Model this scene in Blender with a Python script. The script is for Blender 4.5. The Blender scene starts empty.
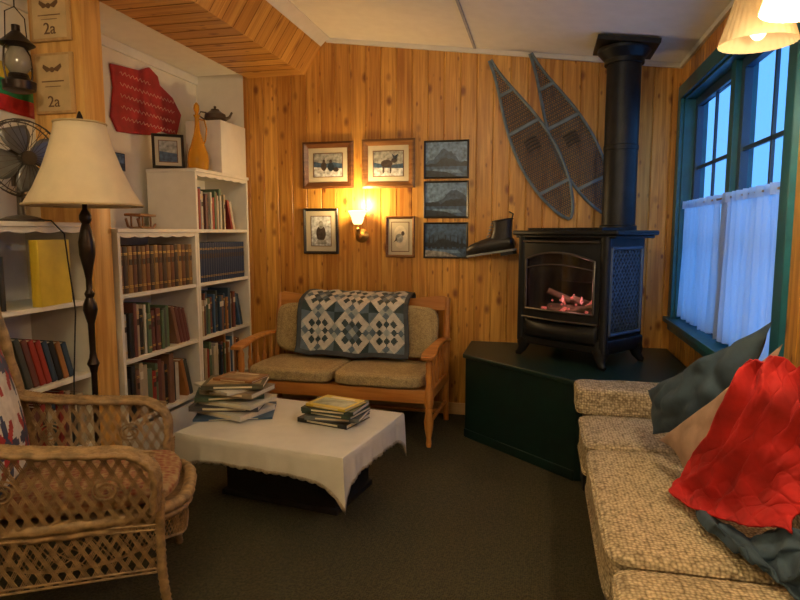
import bpy, bmesh, math, random
from mathutils import Vector, Matrix, noise
R = random.Random(7)
pi = math.pi
col = bpy.context.scene.collection

# ------------------------------------------------------------------ materials
def base_mat(name):
    m = bpy.data.materials.new(name); m.use_nodes = True
    nt = m.node_tree; b = nt.nodes['Principled BSDF']
    return m, nt, b
def N(nt, t, **k):
    n = nt.nodes.new(t)
    for a, v in k.items(): setattr(n, a, v)
    return n
def mth(nt, op, a, b=None):
    n = N(nt, 'ShaderNodeMath', operation=op)
    for i, x in enumerate((a, b)):
        if x is None: continue
        if isinstance(x, (int, float)): n.inputs[i].default_value = x
        else: nt.links.new(x, n.inputs[i])
    return n.outputs[0]
def ramp(nt, fac, stops):
    n = N(nt, 'ShaderNodeValToRGB'); cr = n.color_ramp
    while len(cr.elements) < len(stops): cr.elements.new(.5)
    for e, (p, c) in zip(cr.elements, stops):
        e.position = p; e.color = (*c, 1)
    nt.links.new(fac, n.inputs[0]); return n.outputs[0]
def sc(c, k): return tuple(min(1, x*k) for x in c)
def bump(nt, b, h, s, d=.01):
    n = N(nt, 'ShaderNodeBump'); n.inputs['Strength'].default_value = s; n.inputs['Distance'].default_value = d
    nt.links.new(h, n.inputs['Height']); nt.links.new(n.outputs[0], b.inputs['Normal'])
_c = {}
def M(name, c, rough=.6, metal=0, var=.12, scale=12, bs=.15, bscale=None, emit=0, ecol=None, stretch=None):
    if name in _c: return _c[name]
    m, nt, b = base_mat(name)
    tc = N(nt, 'ShaderNodeTexCoord'); mp = N(nt, 'ShaderNodeMapping')
    if stretch: mp.inputs['Scale'].default_value = stretch
    nt.links.new(tc.outputs['Object'], mp.inputs[0])
    nz = N(nt, 'ShaderNodeTexNoise'); nz.inputs['Scale'].default_value = scale; nz.inputs['Detail'].default_value = 4
    nt.links.new(mp.outputs[0], nz.inputs['Vector'])
    nt.links.new(ramp(nt, nz.outputs[0], [(.3, sc(c, 1-var)), (.7, sc(c, 1+var))]), b.inputs['Base Color'])
    b.inputs['Roughness'].default_value = rough; b.inputs['Metallic'].default_value = metal
    if bs:
        n2 = N(nt, 'ShaderNodeTexNoise'); n2.inputs['Scale'].default_value = bscale or scale*5
        nt.links.new(mp.outputs[0], n2.inputs['Vector']); bump(nt, b, n2.outputs[0], bs, .004)
    if emit:
        b.inputs['Emission Color'].default_value = (*(ecol or c), 1); b.inputs['Emission Strength'].default_value = emit
    _c[name] = m; return m
def wood(name, c1, c2, axis=0, k=1, rough=.4):
    s = [30*k]*3; s[axis] = 2.2*k
    if name in _c: return _c[name]
    m, nt, b = base_mat(name)
    tc = N(nt, 'ShaderNodeTexCoord'); mp = N(nt, 'ShaderNodeMapping'); mp.inputs['Scale'].default_value = s
    nt.links.new(tc.outputs['Object'], mp.inputs[0])
    nz = N(nt, 'ShaderNodeTexNoise'); nz.inputs['Scale'].default_value = 1; nz.inputs['Detail'].default_value = 5
    nz.inputs['Distortion'].default_value = .6
    nt.links.new(mp.outputs[0], nz.inputs['Vector'])
    nt.links.new(ramp(nt, nz.outputs[0], [(.35, c1), (.65, c2)]), b.inputs['Base Color'])
    b.inputs['Roughness'].default_value = rough; bump(nt, b, nz.outputs[0], .1, .003)
    _c[name] = m; return m
def planks(name, ua, va, w, c1, c2, cut, off=10.0):
    m, nt, b = base_mat(name)
    tc = N(nt, 'ShaderNodeTexCoord'); sp = N(nt, 'ShaderNodeSeparateXYZ'); nt.links.new(tc.outputs['Object'], sp.inputs[0])
    u, v = sp.outputs[ua], sp.outputs[va]
    idn = mth(nt, 'FLOOR', mth(nt, 'DIVIDE', mth(nt, 'ADD', u, off), w))
    wn = N(nt, 'ShaderNodeTexWhiteNoise', noise_dimensions='1D'); nt.links.new(idn, wn.inputs['W']); r = wn.outputs['Value']
    cb = N(nt, 'ShaderNodeCombineXYZ')
    nt.links.new(mth(nt, 'MULTIPLY', u, 38), cb.inputs[0])
    nt.links.new(mth(nt, 'ADD', mth(nt, 'MULTIPLY', v, 1.6), mth(nt, 'MULTIPLY', r, 17)), cb.inputs[1])
    nt.links.new(mth(nt, 'MULTIPLY', r, 50), cb.inputs[2])
    nz = N(nt, 'ShaderNodeTexNoise'); nz.inputs['Scale'].default_value = 1; nz.inputs['Detail'].default_value = 4; nz.inputs['Distortion'].default_value = .9
    nt.links.new(cb.outputs[0], nz.inputs['Vector'])
    c = ramp(nt, nz.outputs[0], [(.34, c1), (.66, c2)])
    prev = c
    for (ku, kv, seed, t0, t1) in ((8, 4.6, 3.7, .08, .23), (16, 7, 5.3, .05, .17)):
        ck = N(nt, 'ShaderNodeCombineXYZ')
        nt.links.new(mth(nt, 'MULTIPLY', u, ku), ck.inputs[0])
        nt.links.new(mth(nt, 'ADD', mth(nt, 'MULTIPLY', v, kv), mth(nt, 'MULTIPLY', r, 31)), ck.inputs[1])
        nt.links.new(mth(nt, 'MULTIPLY', idn, seed), ck.inputs[2])
        vo = N(nt, 'ShaderNodeTexVoronoi'); vo.inputs['Scale'].default_value = 1; nt.links.new(ck.outputs[0], vo.inputs['Vector'])
        kf = ramp(nt, vo.outputs['Distance'], [(t0, (.95, .95, .95)), (t1, (0, 0, 0))])
        mx = N(nt, 'ShaderNodeMixRGB'); nt.links.new(kf, mx.inputs['Fac']); nt.links.new(prev, mx.inputs['Color1']); mx.inputs['Color2'].default_value = (*cut, 1)
        prev = mx.outputs[0]
    mu = N(nt, 'ShaderNodeMixRGB', blend_type='MULTIPLY'); mu.inputs['Fac'].default_value = 1
    nt.links.new(prev, mu.inputs['Color1'])
    nt.links.new(ramp(nt, r, [(0, (.72, .62, .50)), (1, (1, 1, 1))]), mu.inputs['Color2'])
    nt.links.new(mu.outputs[0], b.inputs['Base Color'])
    b.inputs['Roughness'].default_value = .38; bump(nt, b, nz.outputs[0], .08, .003)
    return m
def weave(name, c1, c2, scale, bs=.6, rough=.9):
    m, nt, b = base_mat(name)
    tc = N(nt, 'ShaderNodeTexCoord')
    vo = N(nt, 'ShaderNodeTexVoronoi'); vo.inputs['Scale'].default_value = scale; vo.inputs['Randomness'].default_value = .55
    nt.links.new(tc.outputs['Object'], vo.inputs['Vector'])
    nz = N(nt, 'ShaderNodeTexNoise'); nz.inputs['Scale'].default_value = scale*.5; nz.inputs['Detail'].default_value = 5
    nt.links.new(tc.outputs['Object'], nz.inputs['Vector'])
    a = mth(nt, 'ADD', mth(nt, 'MULTIPLY', vo.outputs['Distance'], .7), mth(nt, 'MULTIPLY', nz.outputs[0], .5))
    nt.links.new(ramp(nt, a, [(.35, c1), (.8, c2)]), b.inputs['Base Color'])
    b.inputs['Roughness'].default_value = rough
    bump(nt, b, mth(nt, 'MULTIPLY', vo.outputs['Distance'], -1), bs, .008)
    return m
def sheer(name, c, tr, bsn=.2):
    m, nt, b = base_mat(name)
    b.inputs['Base Color'].default_value = (*c, 1); b.inputs['Roughness'].default_value = .9
    t = N(nt, 'ShaderNodeBsdfTranslucent'); t.inputs[0].default_value = (*c, 1)
    mx = N(nt, 'ShaderNodeMixShader'); mx.inputs[0].default_value = tr
    nz = N(nt, 'ShaderNodeTexNoise'); nz.inputs['Scale'].default_value = 90
    tc = N(nt, 'ShaderNodeTexCoord'); nt.links.new(tc.outputs['Object'], nz.inputs['Vector']); bump(nt, b, nz.outputs[0], bsn, .002)
    nt.links.new(b.outputs[0], mx.inputs[1]); nt.links.new(t.outputs[0], mx.inputs[2])
    nt.links.new(mx.outputs[0], nt.nodes['Material Output'].inputs[0]); return m

P1, P2, PK = (.53, .225, .032), (.83, .455, .095), (.26, .08, .015)
PINE = planks('pine_wall_x', 0, 2, .125, P1, P2, PK)
PINEY = planks('pine_wall_y', 1, 2, .125, P1, P2, PK)
PINES = planks('pine_soffit', 1, 0, .14, (.56, .26, .05), (.80, .46, .12), PK)
PINEP = wood('pine_post', (.56, .27, .06), (.80, .48, .14), 2, .8)
BENCHW = wood('honey_maple', (.46, .17, .032), (.64, .29, .07), 0, .8, .3)
BENCHZ = wood('honey_maple_upright', (.46, .17, .032), (.64, .29, .07), 2, .8, .3)
WHITE = M('white_paint', (.74, .71, .63), .5, var=.04, bs=.05)
WALLW = M('cream_plaster', (.76, .72, .61), .8, var=.03, bs=.1)
CEIL = M('ceiling_paint', (.90, .87, .76), .85, var=.03, bs=.05)
TEAL = M('teal_paint', (.010, .12, .17), .35, var=.15, bs=.05)
SASH = M('dark_blue_sash', (.012, .055, .12), .4, var=.1, bs=.05)
GREEN = M('dark_green_paint', (.004, .020, .016), .4, var=.2, bs=.08)
IRON = M('black_cast_iron', (.020, .022, .025), .45, .6, var=.2, bs=.15, bscale=120)
BLACK = M('black_matt', (.012, .012, .012), .6, var=.2)
BRONZE = M('dark_bronze', (.035, .022, .015), .35, .7, var=.3)
BRASS = M('aged_brass', (.55, .33, .10), .3, .9)
PAGES = M('book_pages', (.70, .64, .50), .8, var=.1, scale=60)
GOLD = M('gilt', (.62, .42, .12), .35, .6)
CARPET = weave('carpet_pile', (.021, .019, .008), (.078, .068, .030), 110, .7)
TWEED = weave('nubby_tweed', (.76, .63, .41), (.22, .165, .09), 78, 1.0)
OLIVE = weave('olive_plaid_weave', (.64, .50, .25), (.30, .22, .10), 140, .5)
WICK = M('wicker_reed', (.28, .18, .085), .5, var=.45, scale=30, bs=.4, bscale=150)
SEATF = weave('brown_seat_fabric', (.24, .07, .035), (.36, .25, .12), 40, .5)
SHADE = M('linen_shade', (.70, .58, .38), .8, var=.05, bs=.1, bscale=200)
CLOTH = M('cream_tablecloth', (.66, .64, .58), .85, var=.05, bs=.25, bscale=140)
HEM = M('cloth_hem_stitching', (.50, .45, .36), .85, var=.25, scale=90)
DENIM = M('slate_blue_cotton', (.045, .078, .115), .9, var=.3, bs=.3, bscale=60)
RED = M('red_quilted_cotton', (.46, .014, .013), .85, var=.25, bs=.35, bscale=50)
BEIGE = M('tan_cotton', (.38, .25, .18), .9, var=.25, bs=.3)
GREYB = M('rawhide_lacing', (.11, .095, .08), .7, var=.3)
ASH = M('weathered_blue_rim', (.14, .19, .22), .5, var=.3)
LEATH = M('black_leather', (.02, .018, .018), .4, var=.2)

# ------------------------------------------------------------------ geometry
class G:
    def __init__(s): s.bm = bmesh.new()
    def tag(s, vs, mi):
        if mi:
            for v in vs:
                for f in v.link_faces: f.material_index = mi
    def box(s, c, d, rot=None, mi=0, bev=0):
        m = Matrix.Translation(c) @ (rot.to_4x4() if rot else Matrix()) @ Matrix.Diagonal((*d, 1))
        r = bmesh.ops.create_cube(s.bm, size=1, matrix=m); s.tag(r['verts'], mi)
        if bev:
            es = list({e for v in r['verts'] for e in v.link_edges})
            bmesh.ops.bevel(s.bm, geom=es, offset=bev, segments=2, affect='EDGES', profile=.5)
        return s
    def b2(s, a, b, mi=0, bev=0):
        a, b = Vector(a), Vector(b); d = b-a
        return s.box((a+b)/2, tuple(abs(x) for x in d), None, mi, bev)
    def cyl(s, p0, p1, r0, r1=None, seg=16, mi=0):
        p0, p1 = Vector(p0), Vector(p1); d = p1-p0
        q = d.to_track_quat('Z', 'Y').to_matrix().to_4x4()
        r = bmesh.ops.create_cone(s.bm, cap_ends=True, segments=seg, radius1=r0, radius2=r0 if r1 is None else r1, depth=d.length, matrix=Matrix.Translation((p0+p1)/2) @ q)
        s.tag(r['verts'], mi); return s
    def sph(s, c, d, mi=0, u=16, v=10, rot=None):
        if isinstance(d, (int, float)): d = (d, d, d)
        m = Matrix.Translation(c) @ (rot.to_4x4() if rot else Matrix()) @ Matrix.Diagonal((*d, 1))
        r = bmesh.ops.create_uvsphere(s.bm, u_segments=u, v_segments=v, radius=1, matrix=m); s.tag(r['verts'], mi); return s
    def faces(s, vs, fs, mi=0):
        b = [s.bm.verts.new(v) for v in vs]
        for f in fs:
            try:
                x = s.bm.faces.new([b[i] for i in f]); x.material_index = mi
            except ValueError: pass
        return s
    def lathe(s, prof, seg=24, c=(0, 0, 0), mi=0, rot=None, cap=True):
        c = Vector(c); vs = []; fs = []; n = len(prof)
        for r, z in prof:
            for k in range(seg):
                p = Vector((r*math.cos(2*pi*k/seg), r*math.sin(2*pi*k/seg), z))
                if rot: p = rot @ p
                vs.append(p+c)
        for i in range(n-1):
            for k in range(seg):
                fs.append((i*seg+k, i*seg+(k+1) % seg, (i+1)*seg+(k+1) % seg, (i+1)*seg+k))
        if cap:
            fs.append(tuple(range(seg))[::-1]); fs.append(tuple((n-1)*seg+k for k in range(seg)))
        return s.faces(vs, fs, mi)
    def tube(s, pts, r, seg=6, mi=0, closed=False):
        pts = [Vector(p) for p in pts]; n = len(pts)
        rr = r if isinstance(r, (list, tuple)) else [r]*n
        vs = []; fs = []; nrm = None
        for i, p in enumerate(pts):
            if closed: t = pts[(i+1) % n]-pts[i-1]
            else: t = pts[min(i+1, n-1)]-pts[max(i-1, 0)]
            if t.length < 1e-9: t = Vector((0, 0, 1))
            t.normalize()
            if nrm is None:
                nrm = t.orthogonal().normalized()
            else:
                nrm = nrm-t*nrm.dot(t)
                nrm = nrm.normalized() if nrm.length > 1e-6 else t.orthogonal().normalized()
            bi = t.cross(nrm)
            for k in range(seg):
                a = 2*pi*k/seg; vs.append(p+(nrm*math.cos(a)+bi*math.sin(a))*rr[i])
        for i in range(n if closed else n-1):
            j = (i+1) % n
            for k in range(seg):
                fs.append((i*seg+k, i*seg+(k+1) % seg, j*seg+(k+1) % seg, j*seg+k))
        if not closed:
            fs.append(tuple(range(seg))[::-1]); fs.append(tuple((n-1)*seg+k for k in range(seg)))
        return s.faces(vs, fs, mi)
    def prism(s, poly, h, M4=Matrix(), mi=0):
        n = len(poly)
        vs = [M4 @ Vector((x, y, 0)) for x, y in poly]+[M4 @ Vector((x, y, h)) for x, y in poly]
        fs = [tuple(range(n))[::-1], tuple(range(n, 2*n))]+[(i, (i+1) % n, n+(i+1) % n, n+i) for i in range(n)]
        return s.faces(vs, fs, mi)
    def grid(s, fn, nu, nv, mi=0, mf=None):
        b = [[s.bm.verts.new(fn(i/nu, j/nv)) for j in range(nv+1)] for i in range(nu+1)]
        for i in range(nu):
            for j in range(nv):
                f = s.bm.faces.new((b[i][j], b[i+1][j], b[i+1][j+1], b[i][j+1]))
                f.material_index = mf(i, j) if mf else mi
        return s
    def sup(s, c, d, n=6, cuts=14, wr=0, seed=0, ez=1.5):
        """soft cushion: superellipsoid with half sizes d, built as six grids"""
        c = Vector(c); k = cuts
        def pt(p):
            L = (abs(p.x)**n+abs(p.y)**n+abs(p.z)**n)**(1/n)
            q = Vector((p.x/L*d[0], p.y/L*d[1], p.z/L*d[2]))
            if wr: q += q.normalized()*noise.noise(q*9+Vector((seed, 0, 0)))*wr
            return q+c
        def e(t): return math.copysign(1-(1-abs(2*t-1))**ez, 2*t-1)
        for ax in range(3):
            for sg in (-1, 1):
                def fn(u, v, ax=ax, sg=sg):
                    p = [e(u), e(v)]; p.insert(ax, sg); return pt(Vector(p))
                s.grid(fn, k, k)
        return s
    def done(s, name, mats, parent=None, loc=(0, 0, 0), rot=(0, 0, 0), bev=0, sub=0, sol=0, flat=False, ang=38, label=None, off=0):
        bm = s.bm
        bmesh.ops.remove_doubles(bm, verts=bm.verts, dist=1e-5)
        bmesh.ops.recalc_face_normals(bm, faces=bm.faces)
        if not flat:
            for e in bm.edges:
                if len(e.link_faces) == 2 and e.calc_face_angle(0) > math.radians(ang): e.smooth = False
            for f in bm.faces: f.smooth = True
        me = bpy.data.meshes.new(name); bm.to_mesh(me); bm.free()
        for m in (mats if isinstance(mats, (list, tuple)) else [mats]): me.materials.append(m)
        o = bpy.data.objects.new(name, me); col.objects.link(o)
        o.location = loc; o.rotation_euler = rot
        if parent: o.parent = parent
        if bev:
            b = o.modifiers.new('b', 'BEVEL'); b.width = bev; b.segments = 2; b.limit_method = 'ANGLE'
        if sol:
            b = o.modifiers.new('s', 'SOLIDIFY'); b.thickness = sol; b.offset = off
        if sub:
            b = o.modifiers.new('u', 'SUBSURF'); b.levels = sub; b.render_levels = sub
        if label: o['label'] = label
        return o
def top(o, label, cat, group=None):
    o['label'] = label; o['category'] = cat
    if group: o['group'] = group
    return o
def thing(name, label, cat, loc=(0, 0, 0), rz=0, group=None):
    o = bpy.data.objects.new(name, None); o.empty_display_size = .1; col.objects.link(o)
    o.location = loc; o.rotation_euler = (0, 0, rz); return top(o, label, cat, group)
def struct(o): o['kind'] = 'structure'; return o
def RX(a): return Matrix.Rotation(a, 3, 'X')
def RY(a): return Matrix.Rotation(a, 3, 'Y')
def RZ(a): return Matrix.Rotation(a, 3, 'Z')
def light(name, loc, w, c, r=.05, parent=None):
    l = bpy.data.lights.new(name, 'POINT'); l.energy = w; l.color = c; l.shadow_soft_size = r
    o = bpy.data.objects.new(name, l); col.objects.link(o); o.location = loc
    if parent: o.parent = parent
    return o

# ------------------------------------------------------------------ room shell
XL, XR, YB, YF = -2.85, .93, 4.75, -1.6
def cz(x): return 2.97-.133*(x+1.7)
struct(G().b2((XL-.1, YF-.1, -.1), (XR+.2, YB+.15, 0)).done('floor', CARPET))
def boards(axis, a0, a1, plane, zt, w, sgn, mat, name, z0=0, back=.1):
    g = G(); vs = []; fs = []
    k = math.floor((a0+10)/w)*w-10
    cur = [(a0, 0)]
    while k < a1:
        if a0 < k-.006 and k+.006 < a1: cur += [(k-.006, 0), (k-.001, .006), (k+.001, .006), (k+.006, 0)]
        k += w
    cur.append((a1, 0))
    n = len(cur)
    for (u, d) in cur:
        for z in (z0, zt(u)):
            vs.append((u, plane+sgn*d, z) if axis == 0 else (plane+sgn*d, u, z))
    for i in range(n-1): fs.append((2*i, 2*i+2, 2*i+3, 2*i+1))
    m = len(vs)
    for (u) in (a0, a1):
        for z in (z0, zt(u)): vs.append((u, plane+sgn*back, z) if axis == 0 else (plane+sgn*back, u, z))
    fs += [(m, m+1, m+3, m+2), (0, 1, m+1, m), (2*n-2, m+2, m+3, 2*n-1)]
    g.faces(vs, fs)
    return struct(g.done(name, mat, flat=True))
boards(0, -2.42, XR, YB, lambda x: (2.74 if x < -1.9 else cz(x)), .125, 1, PINE, 'wall_back')
struct(G().b2((XL-.1, YB, 0), (-2.42, YB+.1, 2.74)).done('wall_back_alcove', WALLW))
struct(G().b2((XL-.1, YF, 0), (XL, YB, 2.8)).done('wall_left', WALLW))
struct(G().b2((XL-.1, YF-.1, 0), (XR+.15, YF, 3.0)).done('wall_front', WALLW))
WY0, WY1, WZ0, WZ1 = 2.70, 4.62, .84, 2.36
f = cz(XR)+.02
boards(1, YF, WY0, XR, lambda y: f, .125, 1, PINEY, 'wall_right', back=.15)
boards(1, WY0, WY1, XR, lambda y: WZ0, .125, 1, PINEY, 'wall_right_below_window', back=.15)
boards(1, WY0, WY1, XR, lambda y: f, .125, 1, PINEY, 'wall_right_above_window', z0=WZ1, back=.15)
boards(1, WY1, YB, XR, lambda y: f, .125, 1, PINEY, 'wall_right_corner', back=.15)
struct(G().faces([(-1.7, YF, cz(-1.7)), (1.1, YF, cz(1.1)), (1.1, YB+.1, cz(1.1)), (-1.7, YB+.1, cz(-1.7)),
    (-1.7, YF, cz(-1.7)+.1), (1.1, YF, cz(1.1)+.1), (1.1, YB+.1, cz(1.1)+.1), (-1.7, YB+.1, cz(-1.7)+.1)],
    [(0, 1, 2, 3), (7, 6, 5, 4), (0, 4, 5, 1), (1, 5, 6, 2), (2, 6, 7, 3), (3, 7, 4, 0)]).done('ceiling', CEIL))
struct(G().b2((XL-.1, YF, 2.74), (-2.3, YB+.1, 2.84)).done('ceiling_alcove', CEIL))
g = G(); poly = [(-2.38, 2.70), (-1.88, 2.70), (-1.70, 2.965), (-1.70, 3.06), (-2.38, 3.06)]
g.prism(poly, YB-YF, Matrix.Translation((0, YB, 0)) @ Matrix.Rotation(pi/2, 4, 'X'))
struct(g.done('ceiling_soffit', PINES, flat=True))
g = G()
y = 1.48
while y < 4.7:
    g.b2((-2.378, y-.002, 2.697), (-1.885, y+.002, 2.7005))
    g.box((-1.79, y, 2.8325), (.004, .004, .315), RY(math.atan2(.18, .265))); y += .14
struct(g.done('soffit_groove_shade', M('painted_groove_shadow', (.24, .11, .025), .8)))  # dark strips on the flat soffit, groove shade put in as colour
TRW = wood('trim_wood', (.62, .38, .16), (.75, .5, .24), 0, .6)
g = G(); vs = [(-1.69, YB-.02, cz(-1.69)-.035), (XR, YB-.02, cz(XR)-.035), (XR, YB-.02, cz(XR)-.002), (-1.69, YB-.02, cz(-1.69)-.002)]
vs += [(x, YB-.0005, z) for x, _, z in vs]
struct(g.faces(vs, [(0, 1, 2, 3), (0, 4, 5, 1), (1, 5, 6, 2), (2, 6, 7, 3), (3, 7, 4, 0), (4, 7, 6, 5)]).done('trim_1', WHITE))
struct(G().b2((XR-.02, YF, cz(XR)-.035), (XR-.0005, YB-.02, cz(XR)-.002)).done('trim_2', WHITE))
struct(G().prism([(-1.735, 2.905), (-1.70, 2.94), (-1.655, 2.955), (-1.655, 2.985), (-1.72, 2.985)], YB-YF-.02, Matrix.Translation((0, YB-.01, 0)) @ Matrix.Rotation(pi/2, 4, 'X')).done('trim_3', WHITE))
struct(G().box((-.52, (YB+YF)/2, cz(-.52)-.004), (.018, YB-YF-.04, .008), RY(math.atan(.133))).done('trim_4', M('seam_grey', (.42, .43, .45), .7)))
struct(G().b2((XL+.0005, 1.0, 2.67), (XL+.02, YB, 2.735)).done('trim_5', WHITE))
struct(G().b2((XR-.015, YF, .0), (XR-.0005, 3.5, .09)).done('baseboard_right', TEAL))
struct(G().b2((-2.39, YB-.018, 0), (-.53, YB-.0005, .09)).done('baseboard_back', TRW))
# window
W = bpy.data.objects.new('window_1', None); col.objects.link(W); struct(W)
g = G()
for a, b in (((XR-.025, WY0-.09, WZ1), (XR+.001, WY1+.09, WZ1+.09)), ((XR-.025, WY0-.09, WZ0-.09), (XR+.001, WY1+.09, WZ0)),
             ((XR-.025, WY0-.09, WZ0), (XR+.001, WY0, WZ1)), ((XR-.025, WY1, WZ0), (XR+.001, WY1+.09, WZ1))):
    g.b2(a, b)
g.b2((XR-.06, WY0-.09, WZ0-.03), (XR+.1, WY1+.08, WZ0+.005))
g.b2((XR, WY0, WZ1-.012), (XR+.15, WY1, WZ1)); g.b2((XR, WY0, WZ0), (XR+.15, WY0+.012, WZ1)); g.b2((XR, WY1-.012, WZ0), (XR+.15, WY1, WZ1))
g.b2((XR+.04, 3.62, WZ0), (XR+.15, 3.70, WZ1))
struct(g.done('window_frame', TEAL, W, bev=.003))
GL, nt, b = base_mat('window_glass')
t = N(nt, 'ShaderNodeBsdfTransparent'); gl = N(nt, 'ShaderNodeBsdfGlossy'); gl.inputs['Roughness'].default_value = .02
mx = N(nt, 'ShaderNodeMixShader'); mx.inputs[0].default_value = .05
nt.links.new(t.outputs[0], mx.inputs[1]); nt.links.new(gl.outputs[0], mx.inputs[2]); nt.links.new(mx.outputs[0], nt.nodes['Material Output'].inputs[0])
for (a, c) in ((WY0+.012, 3.62), (3.70, WY1-.012)):
    g = G(); x0, x1 = XR+.07, XR+.11; z0, z1 = WZ0, WZ1-.012; w = .055
    g.b2((x0, a, z0), (x1, c, z0+w)); g.b2((x0, a, z1-w), (x1, c, z1)); g.b2((x0, a, z0+w), (x1, a+w, z1-w)); g.b2((x0, c-w, z0+w), (x1, c, z1-w))
    mid = (a+c)/2
    for zz in (1.40, 1.88): g.b2((x0+.012, a+w, zz-.011), (x1-.012, c-w, zz+.011))
    g.b2((x0+.012, mid-.011, z0+w), (x1-.012, mid+.011, z1-w))
    struct(g.done('window_sash', SASH, W, bev=.002))
    struct(G().b2((XR+.088, a+w, z0+w), (XR+.091, c-w, z1-w)).done('window_pane', GL, W))
struct(G().b2((XR+.3, -6, -.4), (30, 30, -.3)).done('floor_outside', M('snow', (.7, .8, .92), .8)))

# curtains
LACE = sheer('white_lace', (.66, .80, .94), .68)
for y0, y1, sd in ((4.58, 3.70, 1), (3.66, 2.74, 5)):
    T = thing('cafe_curtain', 'sheer white gathered cafe curtain hung across the lower window', 'curtain', (XR+.02, (y0+y1)/2, 1.6), group='cafe curtains on the window')
    L = (y0-y1)/2
    def fn(u, v, L=L, sd=sd):
        yy = (u-.5)*2*L*(.93+.05*v)
        a = .010+.010*v
        return (a*math.sin(u*58+sd+.5*math.sin(v*3+sd))+.005*math.sin(u*131), yy, .03-v*(.76)+.008*math.sin(u*37)*v)
    G().grid(fn, 130, 14).done('curtain_panel', LACE, T)
    G().grid(lambda u, v: (.016*math.sin(u*58+sd)-.004+.008*math.cos(u*90), (u-.5)*2*L*.93, .055-.05*v), 110, 2).done('curtain_heading', LACE, T)
    G().cyl((0, -L-.02, .03), (0, L+.02, .03), .006).done('curtain_rod', BRASS, T)

# ------------------------------------------------------------------ post and plaques
struct(G().b2((-2.75, 2.92, 0), (-2.42, 3.08, 2.74), bev=.006).done('trim_7', PINEP))
for z0, z1 in ((2.09, 2.41), (2.47, 2.72)):
    T = thing('award_plaque', 'pale wooden award plaque with small emblem, hung on the pine post', 'plaque', (-2.595, 2.9015, z0), group='award plaques on the post')
    h = z1-z0
    G().b2((-.125, 0, 0), (.125, .018, h), bev=.006).done('plaque_board', wood('pale_plaque', (.46, .26, .09), (.58, .36, .14), 2, 1), T)
    PL = M('plaque_face', (.60, .42, .20), .5); BR = M('engraved_brown', (.16, .08, .03), .6)
    G().b2((-.105, -.003, .015), (.105, 0, h-.015)).done('plaque_plate', PL, T)
    g = G()
    for sg in (-1, 1):
        g.prism([(0, .0), (sg*.055, .03), (sg*.06, .012), (sg*.035, -.012)], .002, Matrix.Translation((0, -.003, h*.72)) @ Matrix.Rotation(pi/2, 4, 'X'))
    g.cyl((0, -.003, h*.72), (0, -.006, h*.72), .014)
    g.b2((-.07, -.0045, h*.52), (.07, -.003, h*.54)); g.b2((-.05, -.0045, h*.44), (.05, -.003, h*.45))
    g.done('plaque_emblem', BR, T)
    tx = bpy.data.curves.new('plaque_text', 'FONT'); tx.body = '2a'; tx.size = .085; tx.align_x = 'CENTER'; tx.extrude = .001
    to = bpy.data.objects.new('t', tx); col.objects.link(to); bpy.context.view_layer.update()
    me = bpy.data.meshes.new_from_object(to.evaluated_get(bpy.context.evaluated_depsgraph_get())); bpy.data.objects.remove(to)
    me.materials.clear(); me.materials.append(BR); o = bpy.data.objects.new('plaque_lettering', me); col.objects.link(o); o.parent = T
    o.location = (0, -.0045, .035); o.rotation_euler = (pi/2, 0, 0)

# ------------------------------------------------------------------ bookcases
def bookcase(label, y0, y1, shelves, ztop, x0=-2.79, x1=-2.40):
    T = thing('bookcase', label, 'bookcase', (x0, y0, 0), group='white bookcases along the wall')
    D = x1-x0; L = y1-y0
    for yy in (0, L-.024): G().b2((0, yy, 0), (D, yy+.024, ztop-.024)).done('side_panel', WHITE, T, bev=.002)
    for z in shelves: G().b2((.01, .0245, z-.024), (D-.004, L-.0245, z)).done('shelf', WHITE, T, bev=.002)
    G().b2((-.0, -.008, ztop-.024), (D+.012, L+.00, ztop)).done('top_board', WHITE, T, bev=.003)
    G().b2((0, .0245, .0), (.009, L-.0245, ztop-.025)).done('back_panel', WHITE, T)
    g = G(); pts = [(.0245, ztop-.0245)]
    n = 24
    for i in range(n+1):
        u = i/n; pts.append((.0245+u*(L-.049), ztop-.045-.010*abs(math.sin(u*pi*6))))
    pts.append((L-.0245, ztop-.0245))
    Mx = Matrix(((0, 0, 1, D-.016), (1, 0, 0, 0), (0, 1, 0, 0), (0, 0, 0, 1)))
    g.prism(pts, .014, Mx); g.done('scalloped_rail', WHITE, T)
    G().b2((D-.016, .0245, 0), (D-.002, L-.0245, .24)).done('plinth', WHITE, T)
    return T
bookcase('low white painted bookcase filled with old volumes', 3.10, 3.945, (.29, .68, 1.08), 1.47)
bookcase('taller white painted bookcase holding navy volumes and paperbacks', 3.95, 4.745, (.29, .68, 1.08, 1.47), 1.90)
bookcase('white painted bookcase beside the pine post with a fan on top', 1.85, 2.86, (.29, .68, 1.08), 1.50)
g = G().b2((0, 0, 0), (.30, .40, .40), bev=.004)
top(g.done('storage_box', WHITE, loc=(-2.705, 4.34, 1.901)), 'plain white painted box standing on the tall bookcase', 'box')

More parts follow.
